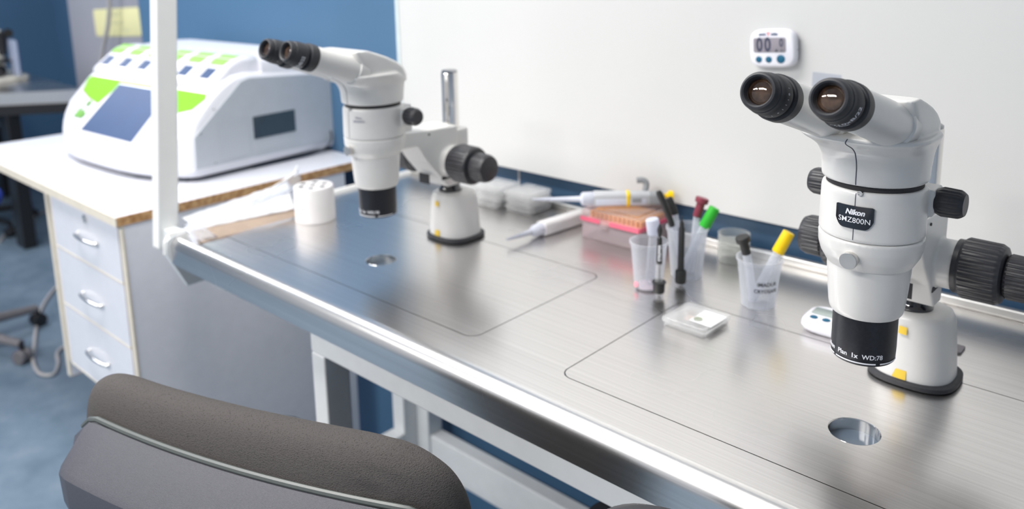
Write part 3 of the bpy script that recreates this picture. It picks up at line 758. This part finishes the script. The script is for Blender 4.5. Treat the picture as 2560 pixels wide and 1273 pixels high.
obj('film_fold', lambda b: tube(b, [Vector(p) - Vector(wr.location) for p in spline([(-1.468, .80, z + .024), (-1.475, .86, z + .040), (-1.478, .925, z + .060), (-1.475, .935, z + .078)], 6)], [.0012] * 10 + [.002] * 6 + [.0018, .0012, .0008], 8), M['paper'], wr)

# timers
def timer(loc, rot, label, wall):
    t = thing('kitchen_timer', label, 'timer', loc, 0, 'white digital timers with teal buttons'); t.rotation_euler = rot
    W, H_, D_ = .0385, .0305, .019
    # face looks along local -y
    def shell(b):
        L = []
        for y, k in ((0, .80), (-.003, .92), (-.008, 1.0), (-.013, .99), (-.017, .94), (-.019, .86)):
            L.append([(x, y, zz) for (x, zz) in [(W * k * math.copysign(abs(math.cos(a)) ** (2 / 4.2), math.cos(a)), H_ * k * math.copysign(abs(math.sin(a)) ** (2 / 4.2), math.sin(a))) for a in [2 * math.pi * i / 56 for i in range(56)]]])
        rings(b, L)
    sh = obj('timer_shell', shell, M['timer'], t)
    sc = obj('display', lambda b: rbox(b, -.0300, .0235, -.0198, -.0185, -.0060, .0170, .003, axis=1, s=.0003), M['lcd'] if wall else M['lcd2'], t)
    bm = B()
    for txt, sz, x, zz, bo in (('0', .030, -.0195, .0052, .0011), ('0', .030, -.0060, .0052, .0011), ('0', .018, .0165, .0085, .0006), ('M', .005, .0085, -.0035, .0002), ('S', .005, .0170, -.0035, .0002)):
        tt = letters(txt, sz, bold=bo)
        for v in tt.verts: v.co = Vector((v.co.x * (.72 if sz > .01 else 1) + x, -.0200, v.co.y + zz))
        me = bpy.data.meshes.new('x'); tt.to_mesh(me); bm.from_mesh(me); tt.free(); bpy.data.meshes.remove(me)
    if wall: finish('digits', bm, M['lcd_digit'], sc, smooth=False)
    for x, r, zz in ((-.0215, .0052, -.0170), (-.0050, .0052, -.0172), (.0150, .0068, -.0165)):
        obj('button', lambda b: lathe(b, [(0, r * .97), (.0016, r), (.0022, r * .85), (.0024, r * .3)], (x, -.0180, zz), (0, -1, 0), 28), M['teal'], t)
    if wall:
        for txt, x, mt in (('anm', -.0145, 'navy_ink'), ('Y', -.0048, 'red_ink'), ('mks', .0052, 'navy_ink')):
            tt = letters(txt, .0068 if txt != 'Y' else .009, bold=.0003)
            for v in tt.verts: v.co = Vector((v.co.x + x, -.0192, v.co.y + .0225))
            finish('lettering', tt, M[mt], sh, smooth=False)
    obj('side_dot', lambda b: lathe(b, [(0, .0012), (.0008, .0010)], (W * .985, -.009, -.003), (1, 0, 0), 12), M['lcd'], sh)
    return t
timer((-.5755, 1.246, 1.2500), (0, R(-4), 0), 'white digital timer fixed high on the wall board, display on', True)
timer((-.386, 1.046, HB + .0008), (R(-90), 0, R(2)), 'white digital timer lying flat behind the black objective lens', False)
tag(obj('plastic_tag', lambda b: rbox(b, -.0335, .0175, -.012, .012, 0, .003, .003, s=.0006), M['base_grey']), 'small dark grey plastic tag lying behind a microscope base', 'tag').location = (-.258, 1.092, HB)
tp_ = tag(obj('sticky_tape', lambda b: box(b, -.048, -.004, -.0004, 0, -.0105, .0125), clear('pale_tape', (.97, .98, 1), .10, .3, (.66, .69, .76))), 'pale translucent tape strip stuck on the white board', 'tape')
tp_.location = (-.468, 1.2455, 1.202); tp_.rotation_euler = (0, R(2), 0)

# ------------------------------------------------------------------ desk on the left with its drawers
desk = thing('white_desk', 'white laminate desk with cream edging and a drawer unit below', 'desk', (-2.157, .95, 0))
OFF = Vector((2.157, -.95, 0))
dt = obj('desk_top', lambda b: box(b, -2.650, -1.666, .6325, 1.258, .880, .900), M['laminate'], desk)
obj('front_edging', lambda b: box(b, -2.650, -1.664, .6305, .6325, .880, .8997), M['cream_edge'], dt)
obj('side_edging', lambda b: box(b, -1.666, -1.6645, .6325, 1.258, .880, .8997), M['chip'], dt)
obj('side_panel', lambda b: prism(b, [(.645, 0), (1.09, 0), (1.11, .15), (1.19, .16), (1.19, .88), (.645, .88)], 0, -1.680, -1.667), M['panel_white'], desk)
obj('panel_edging', lambda b: box(b, -1.681, -1.6655, .641, .645, 0, .88), M['cream_edge'], desk)
obj('inner_panel', lambda b: box(b, -2.097, -2.083, .645, .93, .405, .88), M['panel_white'], desk)
obj('panel_edging', lambda b: box(b, -2.098, -2.082, .641, .645, .405, .88), M['cream_edge'], desk)
obj('panel_edging', lambda b: box(b, -2.076, -2.062, .643, .647, .45, .88), M['cream_edge'], desk)
obj('panel_foot_edge', lambda b: box(b, -2.097, -2.083, .646, .75, .4035, .405), M['chip'], desk)
obj('carcass', lambda b: box(b, -2.072, -1.681, .652, 1.04, .452, .878), M['panel_white'], desk)
bevel(obj('desk_leg', lambda b: box(b, -2.62, -2.58, 1.19, 1.23, 0, .88), M['cabinet_grey'], desk), .003)
dz = [(.7535, .877), (.611, .751), (.456, .607)]
for k, (a, b_) in enumerate(dz):
    dr = bevel(obj('drawer', lambda b: box(b, -2.049, -1.682, .638, .651, a, b_), M['laminate'], desk), .001)
    obj('drawer_edging', lambda b: box(b, -2.049, -1.682, .6375, .643, a - .0025, a + .002), M['cream_edge'], dr)
    zc = (.816, .672, .531)[k]; xc = (-1.844, -1.856, -1.862)[k]
    obj('handle', lambda b: tube(b, spline([(xc - .054, .638, zc + .001), (xc - .050, .629, zc), (xc - .018, .6245, zc), (xc + .018, .6245, zc), (xc + .050, .629, zc), (xc + .054, .638, zc + .001)], 5), .0034, 10), M['chrome'], dr)
    if k == 0: obj('lock', lambda b: lathe(b, [(0, .009), (.004, .009), (.0045, .007), (.003, .004)], (-1.843, .638, .861), (0, -1, 0), 28), M['chrome'], dr)
OFF = Vector((0, 0, 0))

# ------------------------------------------------------------------ the incubator
dev = thing('incubator', 'white and lime green benchtop incubator with a large dark screen', 'incubator', (-2.093, .757, .90), R(3.5))
SCL = .7143
HW = .44
def yf(u): return .0 + .115 * abs(u / HW) ** 3.2
SL = math.tan(R(44.5)); YS, ZS = .222, .287           # top of the slope
def zs(y): return ZS - SL * (YS - y)
def body(bm):
    us = [-1, -.985, -.95, -.88, -.78, -.65, -.5, -.3, -.1, .1, .3, .5, .65, .78, .88, .95, .985, 1]
    L = []
    for q in us:
        u = q * HW; f = yf(u); e = max(0, (abs(q) - .94) / .06); rd = .018 * (1 - math.sqrt(max(0, 1 - e * e)))
        P = [(.70, .012 + rd), (f + .05, .012 + rd), (f + .022, .016 + rd), (f + .006, .030 + rd), (f + rd, .045), (f + .002 + rd, zs(f) - .020), (f + .010 + rd, zs(f) - .004 - rd), (f + .028 + rd * .5, zs(f + .028) - rd),
             (YS - .01, zs(YS - .01) - rd), (YS + .03, ZS + .020 - rd), (YS + .07, ZS + .040 - rd), (YS + .12, ZS + .046 - rd), (.62, ZS + .024 - rd), (.69, ZS + .014 - rd), (.70, ZS - rd)]
        L.append([(u, y, z_) for y, z_ in P])
    rings(bm, L)
bd = obj('shell', body, M['device'], dev, 45)
obj('recessed_plinth', lambda b: rings(b, [[(-HW + .05, .12, z_), (-.2, .05, z_), (.2, .05, z_), (HW - .05, .12, z_), (HW - .03, .68, z_), (-HW + .03, .68, z_)] for z_ in (0, .013)]), M['cable_dark'], dev)
# side panel
def sidep(bm):
    prism(bm, [(.125, .045), (.69, .04), (.69, ZS + .004), (YS + .12, ZS + .030), (YS + .09, ZS + .022), (.128, .150)], 0, HW - .002, HW + .0035)
spn = bevel(obj('side_panel', sidep, M['device_side'], dev), .002)
obj('vent', lambda b: rings(b, [[(HW + .0042, y, z_) for y, z_ in ((.205, .188), (.325, .183), (.332, .058), (.212, .053))], [(HW + .0048, y, z_) for y, z_ in ((.205, .188), (.325, .183), (.332, .058), (.212, .053))]]), M['vent'], spn)
obj('vent', lambda b: box(b, HW + .0042, HW + .0048, .35, .51, .060, .098), M['vent'], spn)
obj('side_window', lambda b: box(b, HW + .0042, HW + .0052, .345, .515, .105, .182), M['dark_window'], spn)
for y, z_ in ((.205, .232), (.150, .160), (.195, .055)):
    obj('screw', lambda b: lathe(b, [(0, .004), (.0015, .003)], (HW + .0035, y, z_), (1, 0, 0), 12), M['steel_dark'], spn)
# sloping front: everything laid on the slope plane
nrm = Vector((0, -math.sin(R(44.5)), math.cos(R(44.5))))
def slope(u, y, h=0): return Vector((u, y, zs(y))) + nrm * h
def on_slope(bm, pts, h0, h1):
    rings(bm, [[slope(u, y, h0) for u, y in pts], [slope(u, y, h1) for u, y in pts]])
obj('green_panel', lambda b: on_slope(b, [(-.415, .200), (-.385, .160), (-.30, .142), (-.205, .130), (-.160, .196), (.185, .196), (.19, .135), (.32, .147), (.385, .162), (.415, .196), (.40, .210), (-.40, .210)], -.002, .0015), M['green'], dev)
scr = obj('main_screen', lambda b: on_slope(b, [(-.160, .197), (-.175, .048), (.190, .048), (.190, .197)], -.002, .0035), M['screen'], dev)
obj('screen_frame', lambda b: on_slope(b, [(-.165, .201), (-.180, .044), (.195, .044), (.195, .201)], -.002, .0022), M['device'], scr)
bm = B()
for txt, sz, u, y in (('e', .045, -.262, .128), ('bio', .052, -.262, .092)):
    t = letters(txt, sz, bold=.003)
    for v in t.verts: v.co = slope(v.co.x + u, y + v.co.y * math.cos(R(44.5)), .005)
    me = bpy.data.meshes.new('x'); t.to_mesh(me); bm.from_mesh(me); t.free(); bpy.data.meshes.remove(me)
finish('printed_mark', bm, plain('mark_green', (.13, .36, .05), .7), bd, smooth=False)
# six lidded chambers on top
PR = [(.222, .278), (.214, .292), (.216, .303), (.226, .312), (.300, .368), (.318, .378), (.345, .384), (.62, .372), (.66, .35), (.66, .30), (.25, .28)]
def lidpos(t_, h=0):
    """point on the module's sloping face; t 0..1 from its front edge up"""
    a, b_, c_ = Vector((0, .226, .312)), Vector((0, .300, .368)), Vector((0, .345, .384))
    p = a.lerp(b_, t_ / .7) if t_ < .7 else b_.lerp(c_, (t_ - .7) / .3)
    n_ = Vector((0, -(b_ - a).z, (b_ - a).y)).normalized() if t_ < .7 else Vector((0, -.35, .94)).normalized()
    return p + n_ * h
wl = 2 * (HW - .022) / 6
for k in range(6):
    u0 = -HW + .022 + k * wl; u1 = u0 + wl - .005
    def lidm(b, u0=u0, u1=u1):
        L = []
        for q, sh in ((0, .018), (.04, .007), (.12, .0), (.88, 0), (.96, .007), (1, .018)):
            u = u0 + (u1 - u0) * q
            L.append([(u, y + (sh if i < 4 else 0), z_ - (sh if 2 <= i <= 8 else 0)) for i, (y, z_) in enumerate([(.24, .275), (.216, .288), (.216, .301), (.224, .311), (.300, .368), (.318, .378), (.345, .384), (.40, .384), (.41, .375), (.41, .29)])])
        rings(b, L)
    ch = obj('chamber_lid', lidm, M['device'], dev, 50)
    def pad(b, a0, a1, m0, m1, h):
        um = (u0 + u1) / 2; w_ = u1 - u0
        L = [[Vector((um - w_ * m0, 0, 0)) + lidpos(a0, hh), Vector((um + w_ * m0, 0, 0)) + lidpos(a0, hh), Vector((um + w_ * m1, 0, 0)) + lidpos(a1, hh), Vector((um - w_ * m1, 0, 0)) + lidpos(a1, hh)] for hh in (-.002, h)]
        rings(b, L)
    obj('small_screen', lambda b: pad(b, .10, .44, .20, .20, .003), M['screen'], ch)
    obj('green_window', lambda b: (pad(b, .58, .70, .27, .33, .003), pad(b, .70, 1.0, .33, .36, .003)), M['green_pale'], ch)
def hump(b):
    L = []
    for q, sh in ((0, .030), (.02, .012), (.05, .003), (.1, 0), (.9, 0), (.95, .003), (.98, .012), (1, .030)):
        u = -HW + .012 + (2 * HW - .024) * q
        L.append([(u, y, z_ - sh) for y, z_ in ((.405, .31), (.405, .384), (.56, .388), (.60, .386), (.64, .370), (.66, .345), (.66, .31))])
    rings(b, L)
obj('rear_hump', hump, M['device'], dev, 50)
SCL = 1.0
cb = tag(obj('power_cable', lambda b: tube(b, spline([(-1.84, 1.250, .93), (-1.815, 1.252, .955), (-1.800, 1.250, .948), (-1.790, 1.235, .925), (-1.800, 1.19, .906), (-1.803, 1.10, .904), (-1.803, 1.02, .904)], 8), .0026, 8), M['cable_dark']), 'thin dark cable curling behind the incubator corner', 'cable')

# ------------------------------------------------------------------ far left: cabinet, note, table, its microscope, seats
cab = thing('tall_cabinet', 'tall plain grey metal cabinet standing against the blue wall', 'cabinet', (-4.44, 1.97, 0))
obj('cabinet_body', lambda b: rbox(b, -.508, .505, -.20, .20, 0, 2.1, .035, s=.004), M['cabinet_grey'], cab)
obj('door', lambda b: rbox(b, -.488, .485, -.222, -.203, .05, 2.08, .012, axis=1, s=.003), M['cabinet_grey'], cab)
nt_ = thing('paper_note', 'pale yellow card taped to the grey cabinet', 'note', (-4.30, 1.7465, 1.108), 0)  # a yellow paper note on the cabinet door
nt_.rotation_euler = (0, R(-3), 0)
obj('card', lambda b: rbox(b, -.275, .275, -.002, 0, -.070, .070, .018, axis=1, s=.0004), M['note'], nt_)
bm = B()
for k, (txt, zz) in enumerate((('HUOM', .038), ('Ei saa avata', .0), ('Kiitos', -.038))):
    t = letters(txt, .035)
    for v in t.verts: v.co = Vector((v.co.x + (.1 if k == 2 else 0), -.0025, v.co.y + zz))
    me = bpy.data.meshes.new('x'); t.to_mesh(me); bm.from_mesh(me); t.free(); bpy.data.meshes.remove(me)
finish('faint_writing', bm, plain('faint_ink', (.62, .62, .40), .6), nt_, smooth=False)
tag(obj('hanging_cable', lambda b: tube(b, spline([(-4.22, 1.70, 2.0), (-4.24, 1.70, 1.30), (-4.28, 1.70, 1.12), (-4.38, 1.70, .98), (-4.45, 1.70, .85), (-4.5, 1.71, .6), (-4.52, 1.71, .01)], 8), .011, 10), M['cable_grey']), 'pale grey cable hanging before the yellow note', 'cable')

tb = thing('steel_table', 'steel topped table with thick black legs at the far left', 'table', (-5.0, 1.3, 0))
OFF = Vector((5.0, -1.3, 0))
TP = [(-4.70, .98), (-4.50, 1.24), (-4.28, 1.54), (-5.9, 1.62), (-5.9, .98)]
obj('table_top', lambda b: rings(b, [[(x, y, z_) for x, y in TP] for z_ in (.735, .795)]), M['steel'], tb)
obj('apron', lambda b: rings(b, [[(x * .985 - .06, y * .97 + .03, z_) for x, y in TP] for z_ in (.685, .735)]), M['black_plastic'], tb)
for x, y in ((-4.60, 1.25), (-5.75, 1.05), (-5.75, 1.5)):
    bevel(obj('leg', lambda b: box(b, x, x + .12, y, y + .06, 0, .69), M['black_plastic'], tb), .004)
OFF = Vector((0, 0, 0))
ms = thing('compound_microscope', 'cream white microscope with a clear guard on the far steel table', 'microscope', (-4.93, 1.38, .795))
obj('base', lambda b: rbox(b, -.30, .02, -.12, .13, 0, .03, .03), M['cream'], ms)
obj('column', lambda b: rbox(b, -.20, -.06, -.05, .05, .03, .27, .025), M['cream'], ms)
obj('stage', lambda b: rbox(b, -.16, .06, -.08, .08, .105, .115, .01), M['black_plastic'], ms)
obj('objective_turret', lambda b: (lathe(b, [(.14, .018), (.20, .026), (.26, .03)], (.0, .02, 0), n=20), lathe(b, [(0, .02), (.05, .024)], (-.02, .04, .25), (.9, .2, .1), 16)), M['black_plastic'], ms)
obj('focus_knob', lambda b: lathe(b, [(0, .03), (.04, .028)], (.0, .0, .06), (.7, -.7, 0), 20), M['black_plastic'], ms)
obj('clear_guard', lambda b: rbox(b, .03, .16, .04, .045, .04, .225, .02, axis=1, s=.001), clear('grey_guard', (.8, .84, .95), .5, .2, (.55, .60, .72)), ms)
def star_chair(loc, rz, label, seat_mat, frame_mat, seat_z, back, name='swivel_stool', cat='stool', r=.29, seat_r=.21, group=None):
    t = thing(name, label, cat, loc, rz, group)
    obj('seat', lambda b: lathe(b, [(seat_z - .05, seat_r * .85), (seat_z - .045, seat_r * .97), (seat_z - .02, seat_r), (seat_z - .005, seat_r * .96), (seat_z, seat_r * .85), (seat_z + .002, .01)], n=40), seat_mat, t)
    obj('gas_column', lambda b: lathe(b, [(.09, .026), (.28, .026), (.28, .016), (seat_z - .05, .016)], n=20), M['black_plastic'], t)
    hub = obj('star_base', lambda b: lathe(b, [(.06, .03), (.07, .045), (.11, .04), (.12, .03)], n=24), frame_mat, t)
    for k in range(5):
        a = R(72 * k); c_, s_ = math.cos(a), math.sin(a)
        obj('base_arm', lambda b: tube(b, [(c_ * .03, s_ * .03, .095), (c_ * r * .5, s_ * r * .5, .088), (c_ * r, s_ * r, .072)], [.022, .019, .015], 10), frame_mat, hub)
        cs = obj('caster', lambda b: (lathe(b, [(.0, .024), (.004, .0265), (.018, .0265), (.022, .024)], (c_ * r - s_ * .024, s_ * r + c_ * .024, .0268), (s_, -c_, 0), 20), lathe(b, [(.0, .024), (.004, .0265), (.018, .0265), (.022, .024)], (c_ * r - s_ * -.003, s_ * r + c_ * -.003, .0268), (s_, -c_, 0), 20)), M['black_plastic'] if k % 2 else frame_mat, t)
        obj('caster_stem', lambda b: cyl(b, (c_ * r, s_ * r, .04), (c_ * r, s_ * r, .075), .009, n=12), M['black_plastic'], cs)
    return t
s1 = star_chair((-3.42, .70, 0), R(27.5), 'royal blue seated swivel chair, grey star base beside the desk', M['blue_fabric'], M['base_grey'], .60, False, r=.283, seat_r=.20)
s2 = star_chair((-5.04, 1.18, 0), R(20), 'grey round swivel stool tucked against the far steel table', M['grey_vinyl'], M['black_plastic'], .60, False, seat_r=.19)
tag(obj('floor_cable', lambda b: tube(b, spline([(-4.0, 1.30, .007), (-3.75, 1.117, .007), (-3.58, 1.02, .007), (-3.41, .95, .007), (-3.26, .895, .007), (-3.13, .85, .007), (-3.02, .835, .007), (-2.98, .865, .007), (-3.05, .905, .007), (-3.15, .94, .007), (-3.20, 1.02, .007)], 8), .006, 8), M['cable_grey']), 'grey cable curling over the blue floor beside the drawers', 'cable')
tag(obj('floor_cable', lambda b: tube(b, spline([(-4.70, 1.20, .007), (-4.82, 1.27, .007), (-4.93, 1.37, .007), (-5.1, 1.55, .007)], 8), .006, 8), M['cable_grey']), 'pale cable on the floor beside the thick black table leg', 'cable')

# ------------------------------------------------------------------ office chair in front
def office_chair(loc, rz, label, topz=0.0):
    t = thing('office_chair', label, 'chair', loc, rz)
    TZ = .890 + topz
    def hw(z): # half width by height
        K = [(.45, .13), (.55, .165), (.65, .195), (.75, .224), (.82, .238), (.845, .246), (.862, .247), (.878, .244), (.890, .236)]
        z -= topz
        for (a, wa), (b_, wb) in zip(K[:-1], K[1:]):
            if z <= b_: return wa + (wb - wa) * (z - a) / (b_ - a)
        return K[-1][1]
    def bend(x): return .020 * (x / .24) ** 2
    def shell(b):
        zsn = [.45, .55, .65, .74, .806, .814, .846, .853, .884, .890]
        dep = [.030, .014, -.006, -.026, -.0435, -.0455, -.0425, -.038, -.005, .002]
        L = []
        for z_, dp in zip(zsn, dep):
            z_ += topz; w = hw(z_); row = []
            n = 24
            for i in range(n + 1):
                q = -1 + 2 * i / n; x = w * q; e = max(0, (abs(q) - .86) / .14)
                drop = .018 * e ** 2 if z_ - topz > .84 else 0
                row.append((x, dp + bend(x) + (0 if dp > -.008 else -dp * .75 * e ** 2), z_ - drop))
            back = [(x, .012 + bend(x), z_ - .0005) for (x, y, z_) in reversed(row)]
            L.append(row + back)
        rings(b, L)
    obj('back_shell', shell, M['shell'], t, 24)
    def cushion(b):
        nu, nv = 64, 28; V = []
        zc, hz = .704 + topz, .229
        for i in range(nv + 1):
            ph = -math.pi / 2 + math.pi * i / nv; row = []
            for j in range(nu):
                th = 2 * math.pi * j / nu; c_, s_ = math.cos(th), math.sin(th)
                # rounded slab in x-z, pillow in y
                cx = math.copysign(abs(c_) ** (2 / 7.0), c_); sz_ = math.copysign(abs(s_) ** (2 / 7.0), s_)
                rr = math.cos(ph) ** .42; y = .036 + .040 * math.copysign(abs(math.sin(ph)) ** .8, math.sin(ph))
                x = .260 * cx * rr - .010; z_ = zc + hz * sz_ * rr
                y += bend(x) + .005
                wr_ = math.exp(-((x - .165) / .03) ** 2) * max(0, sz_) ** 2
                y += .003 * wr_ * math.sin(x * 520)
                z_ += .0025 * wr_ * math.sin(x * 520) + .004 * math.sin(x * 14) * max(0, sz_)
                row.append(b.verts.new((x, y, z_)))
            V.append(row)
        for i in range(nv):
            for j in range(nu):
                k = (j + 1) % nu
                try: b.faces.new((V[i][j], V[i][k], V[i + 1][k], V[i + 1][j]))
                except ValueError: pass
        bmesh.ops.remove_doubles(b, verts=b.verts, dist=.0003)
    cu = obj('back_cushion', cushion, M['fabric'], t, 80)
    sd = cu.modifiers.new('s', 'SUBSURF'); sd.levels = 1; sd.render_levels = 1
    pts = [(x, .006 + bend(x), TZ - .018 * max(0, (abs(x / .236) - .86) / .14) ** 2 + .002) for x in [(-.236 + .472 * i / 30) for i in range(31)]]
    obj('piping', lambda b: tube(b, pts, .0035, 8), M['lip'], t)
    obj('seat', lambda b: rings(b, [[(x, y, z_) for x, y in rrect(-.24 + i, .24 - i, .06 + i, .52 - i, .09, 8)] for z_, i in ((.42, .03), (.43, .01), (.455, 0), (.48, .004), (.495, .02), (.50, .05))]), M['fabric'], t)
    obj('back_bar', lambda b: rbox(b, -.03, .03, -.055, -.035, .34, .52 + topz, .008), M['black_plastic'], t)
    obj('seat_plate', lambda b: (rbox(b, -.12, .12, .10, .42, .39, .42, .02), rbox(b, -.03, .03, -.05, .12, .335, .36, .008)), M['black_plastic'], t)
    for s in (-1, 1):
        ar = obj('armrest', lambda b: rings(b, [[(s * .290 + x, y, z_) for x, y in rrect(-.045 + i, .045 - i, .20 + i, .455 - i, .040, 6)] for z_, i in ((.615, .016), (.619, .005), (.628, 0), (.636, .003), (.641, .016))]), M['black_rubber'], t)
        obj('arm_bracket', lambda b: tube(b, spline([(s * .290, .32, .618), (s * .295, .32, .54), (s * .275, .29, .44), (s * .20, .27, .408), (s * .10, .27, .405)], 5), .016, 10), M['black_plastic'], ar)
    obj('gas_column', lambda b: lathe(b, [(.09, .027), (.26, .027), (.26, .018), (.395, .018)], (0, .25, 0), n=24), M['black_plastic'], t)
    hub = obj('star_base', lambda b: lathe(b, [(.06, .03), (.07, .045), (.11, .04), (.12, .03)], (0, .25, 0), n=24), M['black_plastic'], t)
    for k in range(5):
        a = R(72 * k + 18); c_, s_ = math.cos(a), math.sin(a); r = .29
        obj('base_arm', lambda b: tube(b, [(c_ * .03, .25 + s_ * .03, .095), (c_ * r * .5, .25 + s_ * r * .5, .088), (c_ * r, .25 + s_ * r, .072)], [.022, .019, .015], 10), M['black_plastic'], hub)
        obj('caster', lambda b: (lathe(b, [(.0, .024), (.004, .0265), (.018, .0265), (.022, .024)], (c_ * r - s_ * .024, .25 + s_ * r + c_ * .024, .0268), (s_, -c_, 0), 20), cyl(b, (c_ * r, .25 + s_ * r, .03), (c_ * r, .25 + s_ * r, .075), .009, n=12)), M['black_plastic'], t)
    return t
CH1 = office_chair((-.733, .355, 0), R(18.5), 'black fabric office chair with grey plastic back shell, nearest the camera')
st = thing('swivel_stool', 'high black padded stool close to the bench front, only a seat corner seen', 'stool', (-.221, .487, 0), R(20))
obj('seat', lambda b: rings(b, [[(x, y, z_) for x, y in rrect(-.15 + i, .15 - i, -.12 + i, .12 - i, .045, 8)] for z_, i in ((.865, .03), (.870, .012), (.885, .002), (.905, 0), (.920, .004), (.928, .014), (.931, .035))]), M['black_rubber'], st)
obj('gas_column', lambda b: lathe(b, [(.09, .027), (.45, .027), (.45, .017), (.866, .017)], n=24), M['black_plastic'], st)
hub = obj('star_base', lambda b: lathe(b, [(.06, .03), (.07, .045), (.11, .04), (.12, .03)], n=24), M['black_plastic'], st)
for k in range(5):
    a = R(72 * k); c_, s_ = math.cos(a), math.sin(a)
    obj('base_arm', lambda b: tube(b, [(c_ * .03, s_ * .03, .095), (c_ * .13, s_ * .13, .085), (c_ * .25, s_ * .25, .06)], [.022, .019, .015], 10), M['black_plastic'], hub)
    obj('foot', lambda b: lathe(b, [(0, .022), (.015, .024), (.05, .012)], (c_ * .25, s_ * .25, 0), n=16), M['black_rubber'], st)

# ------------------------------------------------------------------ light
def area(name, loc, size, power, col=(1, .97, .93), sy=None, rot=(0, 0, 0)):
    l = bpy.data.lights.new(name, 'AREA'); l.shape = 'RECTANGLE'; l.size = size; l.size_y = sy or size; l.energy = power; l.color = col
    o = bpy.data.objects.new(name, l); COL.objects.link(o); o.location = loc; o.rotation_euler = rot; return o
def lamp_panel(x, y, power, label, col=(1, .97, .94), w=1.2, d=.3):
    t = thing('ceiling_light', label, 'ceiling light', (x, y, 2.75), 0, 'long fluorescent ceiling lights')
    obj('lamp_housing', lambda b: box(b, -w / 2 - .02, w / 2 + .02, -d / 2 - .02, d / 2 + .02, -.05, -.001), M['post'], t)
    m, nt, b_ = new_mat('lamp_diffuser'); sp(b_, col=(.9, .9, .9), emit=col, estr=6)
    obj('diffuser', lambda b: box(b, -w / 2, w / 2, -d / 2, d / 2, -.056, -.050), m, t)
    a = area('ceiling_lamp', (x, y, 2.68), w, power, col, d); return t
lamp_panel(-1.35, .25, 34, 'long ceiling light above the near half of the bench', (1, .975, .94))
lamp_panel(-2.6, .35, 15, 'long ceiling light above the desk', (.94, .96, 1.0))
lamp_panel(-4.9, .35, 42, 'long ceiling light above the far steel table', (.94, .96, 1.0))
lamp_panel(-1.1, -1.6, 62, 'long ceiling light behind the camera', (1, .97, .94))
lamp_panel(-2.6, -1.6, 44, 'long ceiling light over the open floor', (1, .97, .94))

w = bpy.data.worlds.new('World'); bpy.context.scene.world = w; w.use_nodes = True
wn = w.node_tree; bg = wn.nodes['Background']; bg.inputs[0].default_value = (.82, .87, .95, 1); bg.inputs[1].default_value = .65

# ------------------------------------------------------------------ camera
yaw, pit, rol, f, cy = -.7442, .1955, .019, 2073.4, 300.
fw = Vector((math.sin(yaw) * math.cos(pit), math.cos(yaw) * math.cos(pit), -math.sin(pit)))
rt_ = Vector((math.cos(yaw), -math.sin(yaw), 0)); dn = fw.cross(rt_)
c, s = math.cos(rol), math.sin(rol)
rx = rt_ * c + dn * s; ry = -rt_ * s + dn * c
cam = bpy.data.cameras.new('camera'); co = bpy.data.objects.new('camera', cam); COL.objects.link(co)
Mx = Matrix((rx, -ry, -fw)).transposed().to_4x4(); Mx.translation = Vector((0, 0, HB + .5)); co.matrix_world = Mx
cam.sensor_fit = 'HORIZONTAL'; cam.sensor_width = 36; cam.lens = f / 2560 * 36
cam.shift_y = -(636.5 - cy) / 2560; cam.clip_start = .02
cam.dof.use_dof = True; cam.dof.focus_distance = .76; cam.dof.aperture_fstop = 4.5
bpy.context.scene.camera = co
sc = bpy.context.scene
sc.view_settings.view_transform = 'Standard'; sc.view_settings.look = 'None'; sc.view_settings.exposure = 0.0
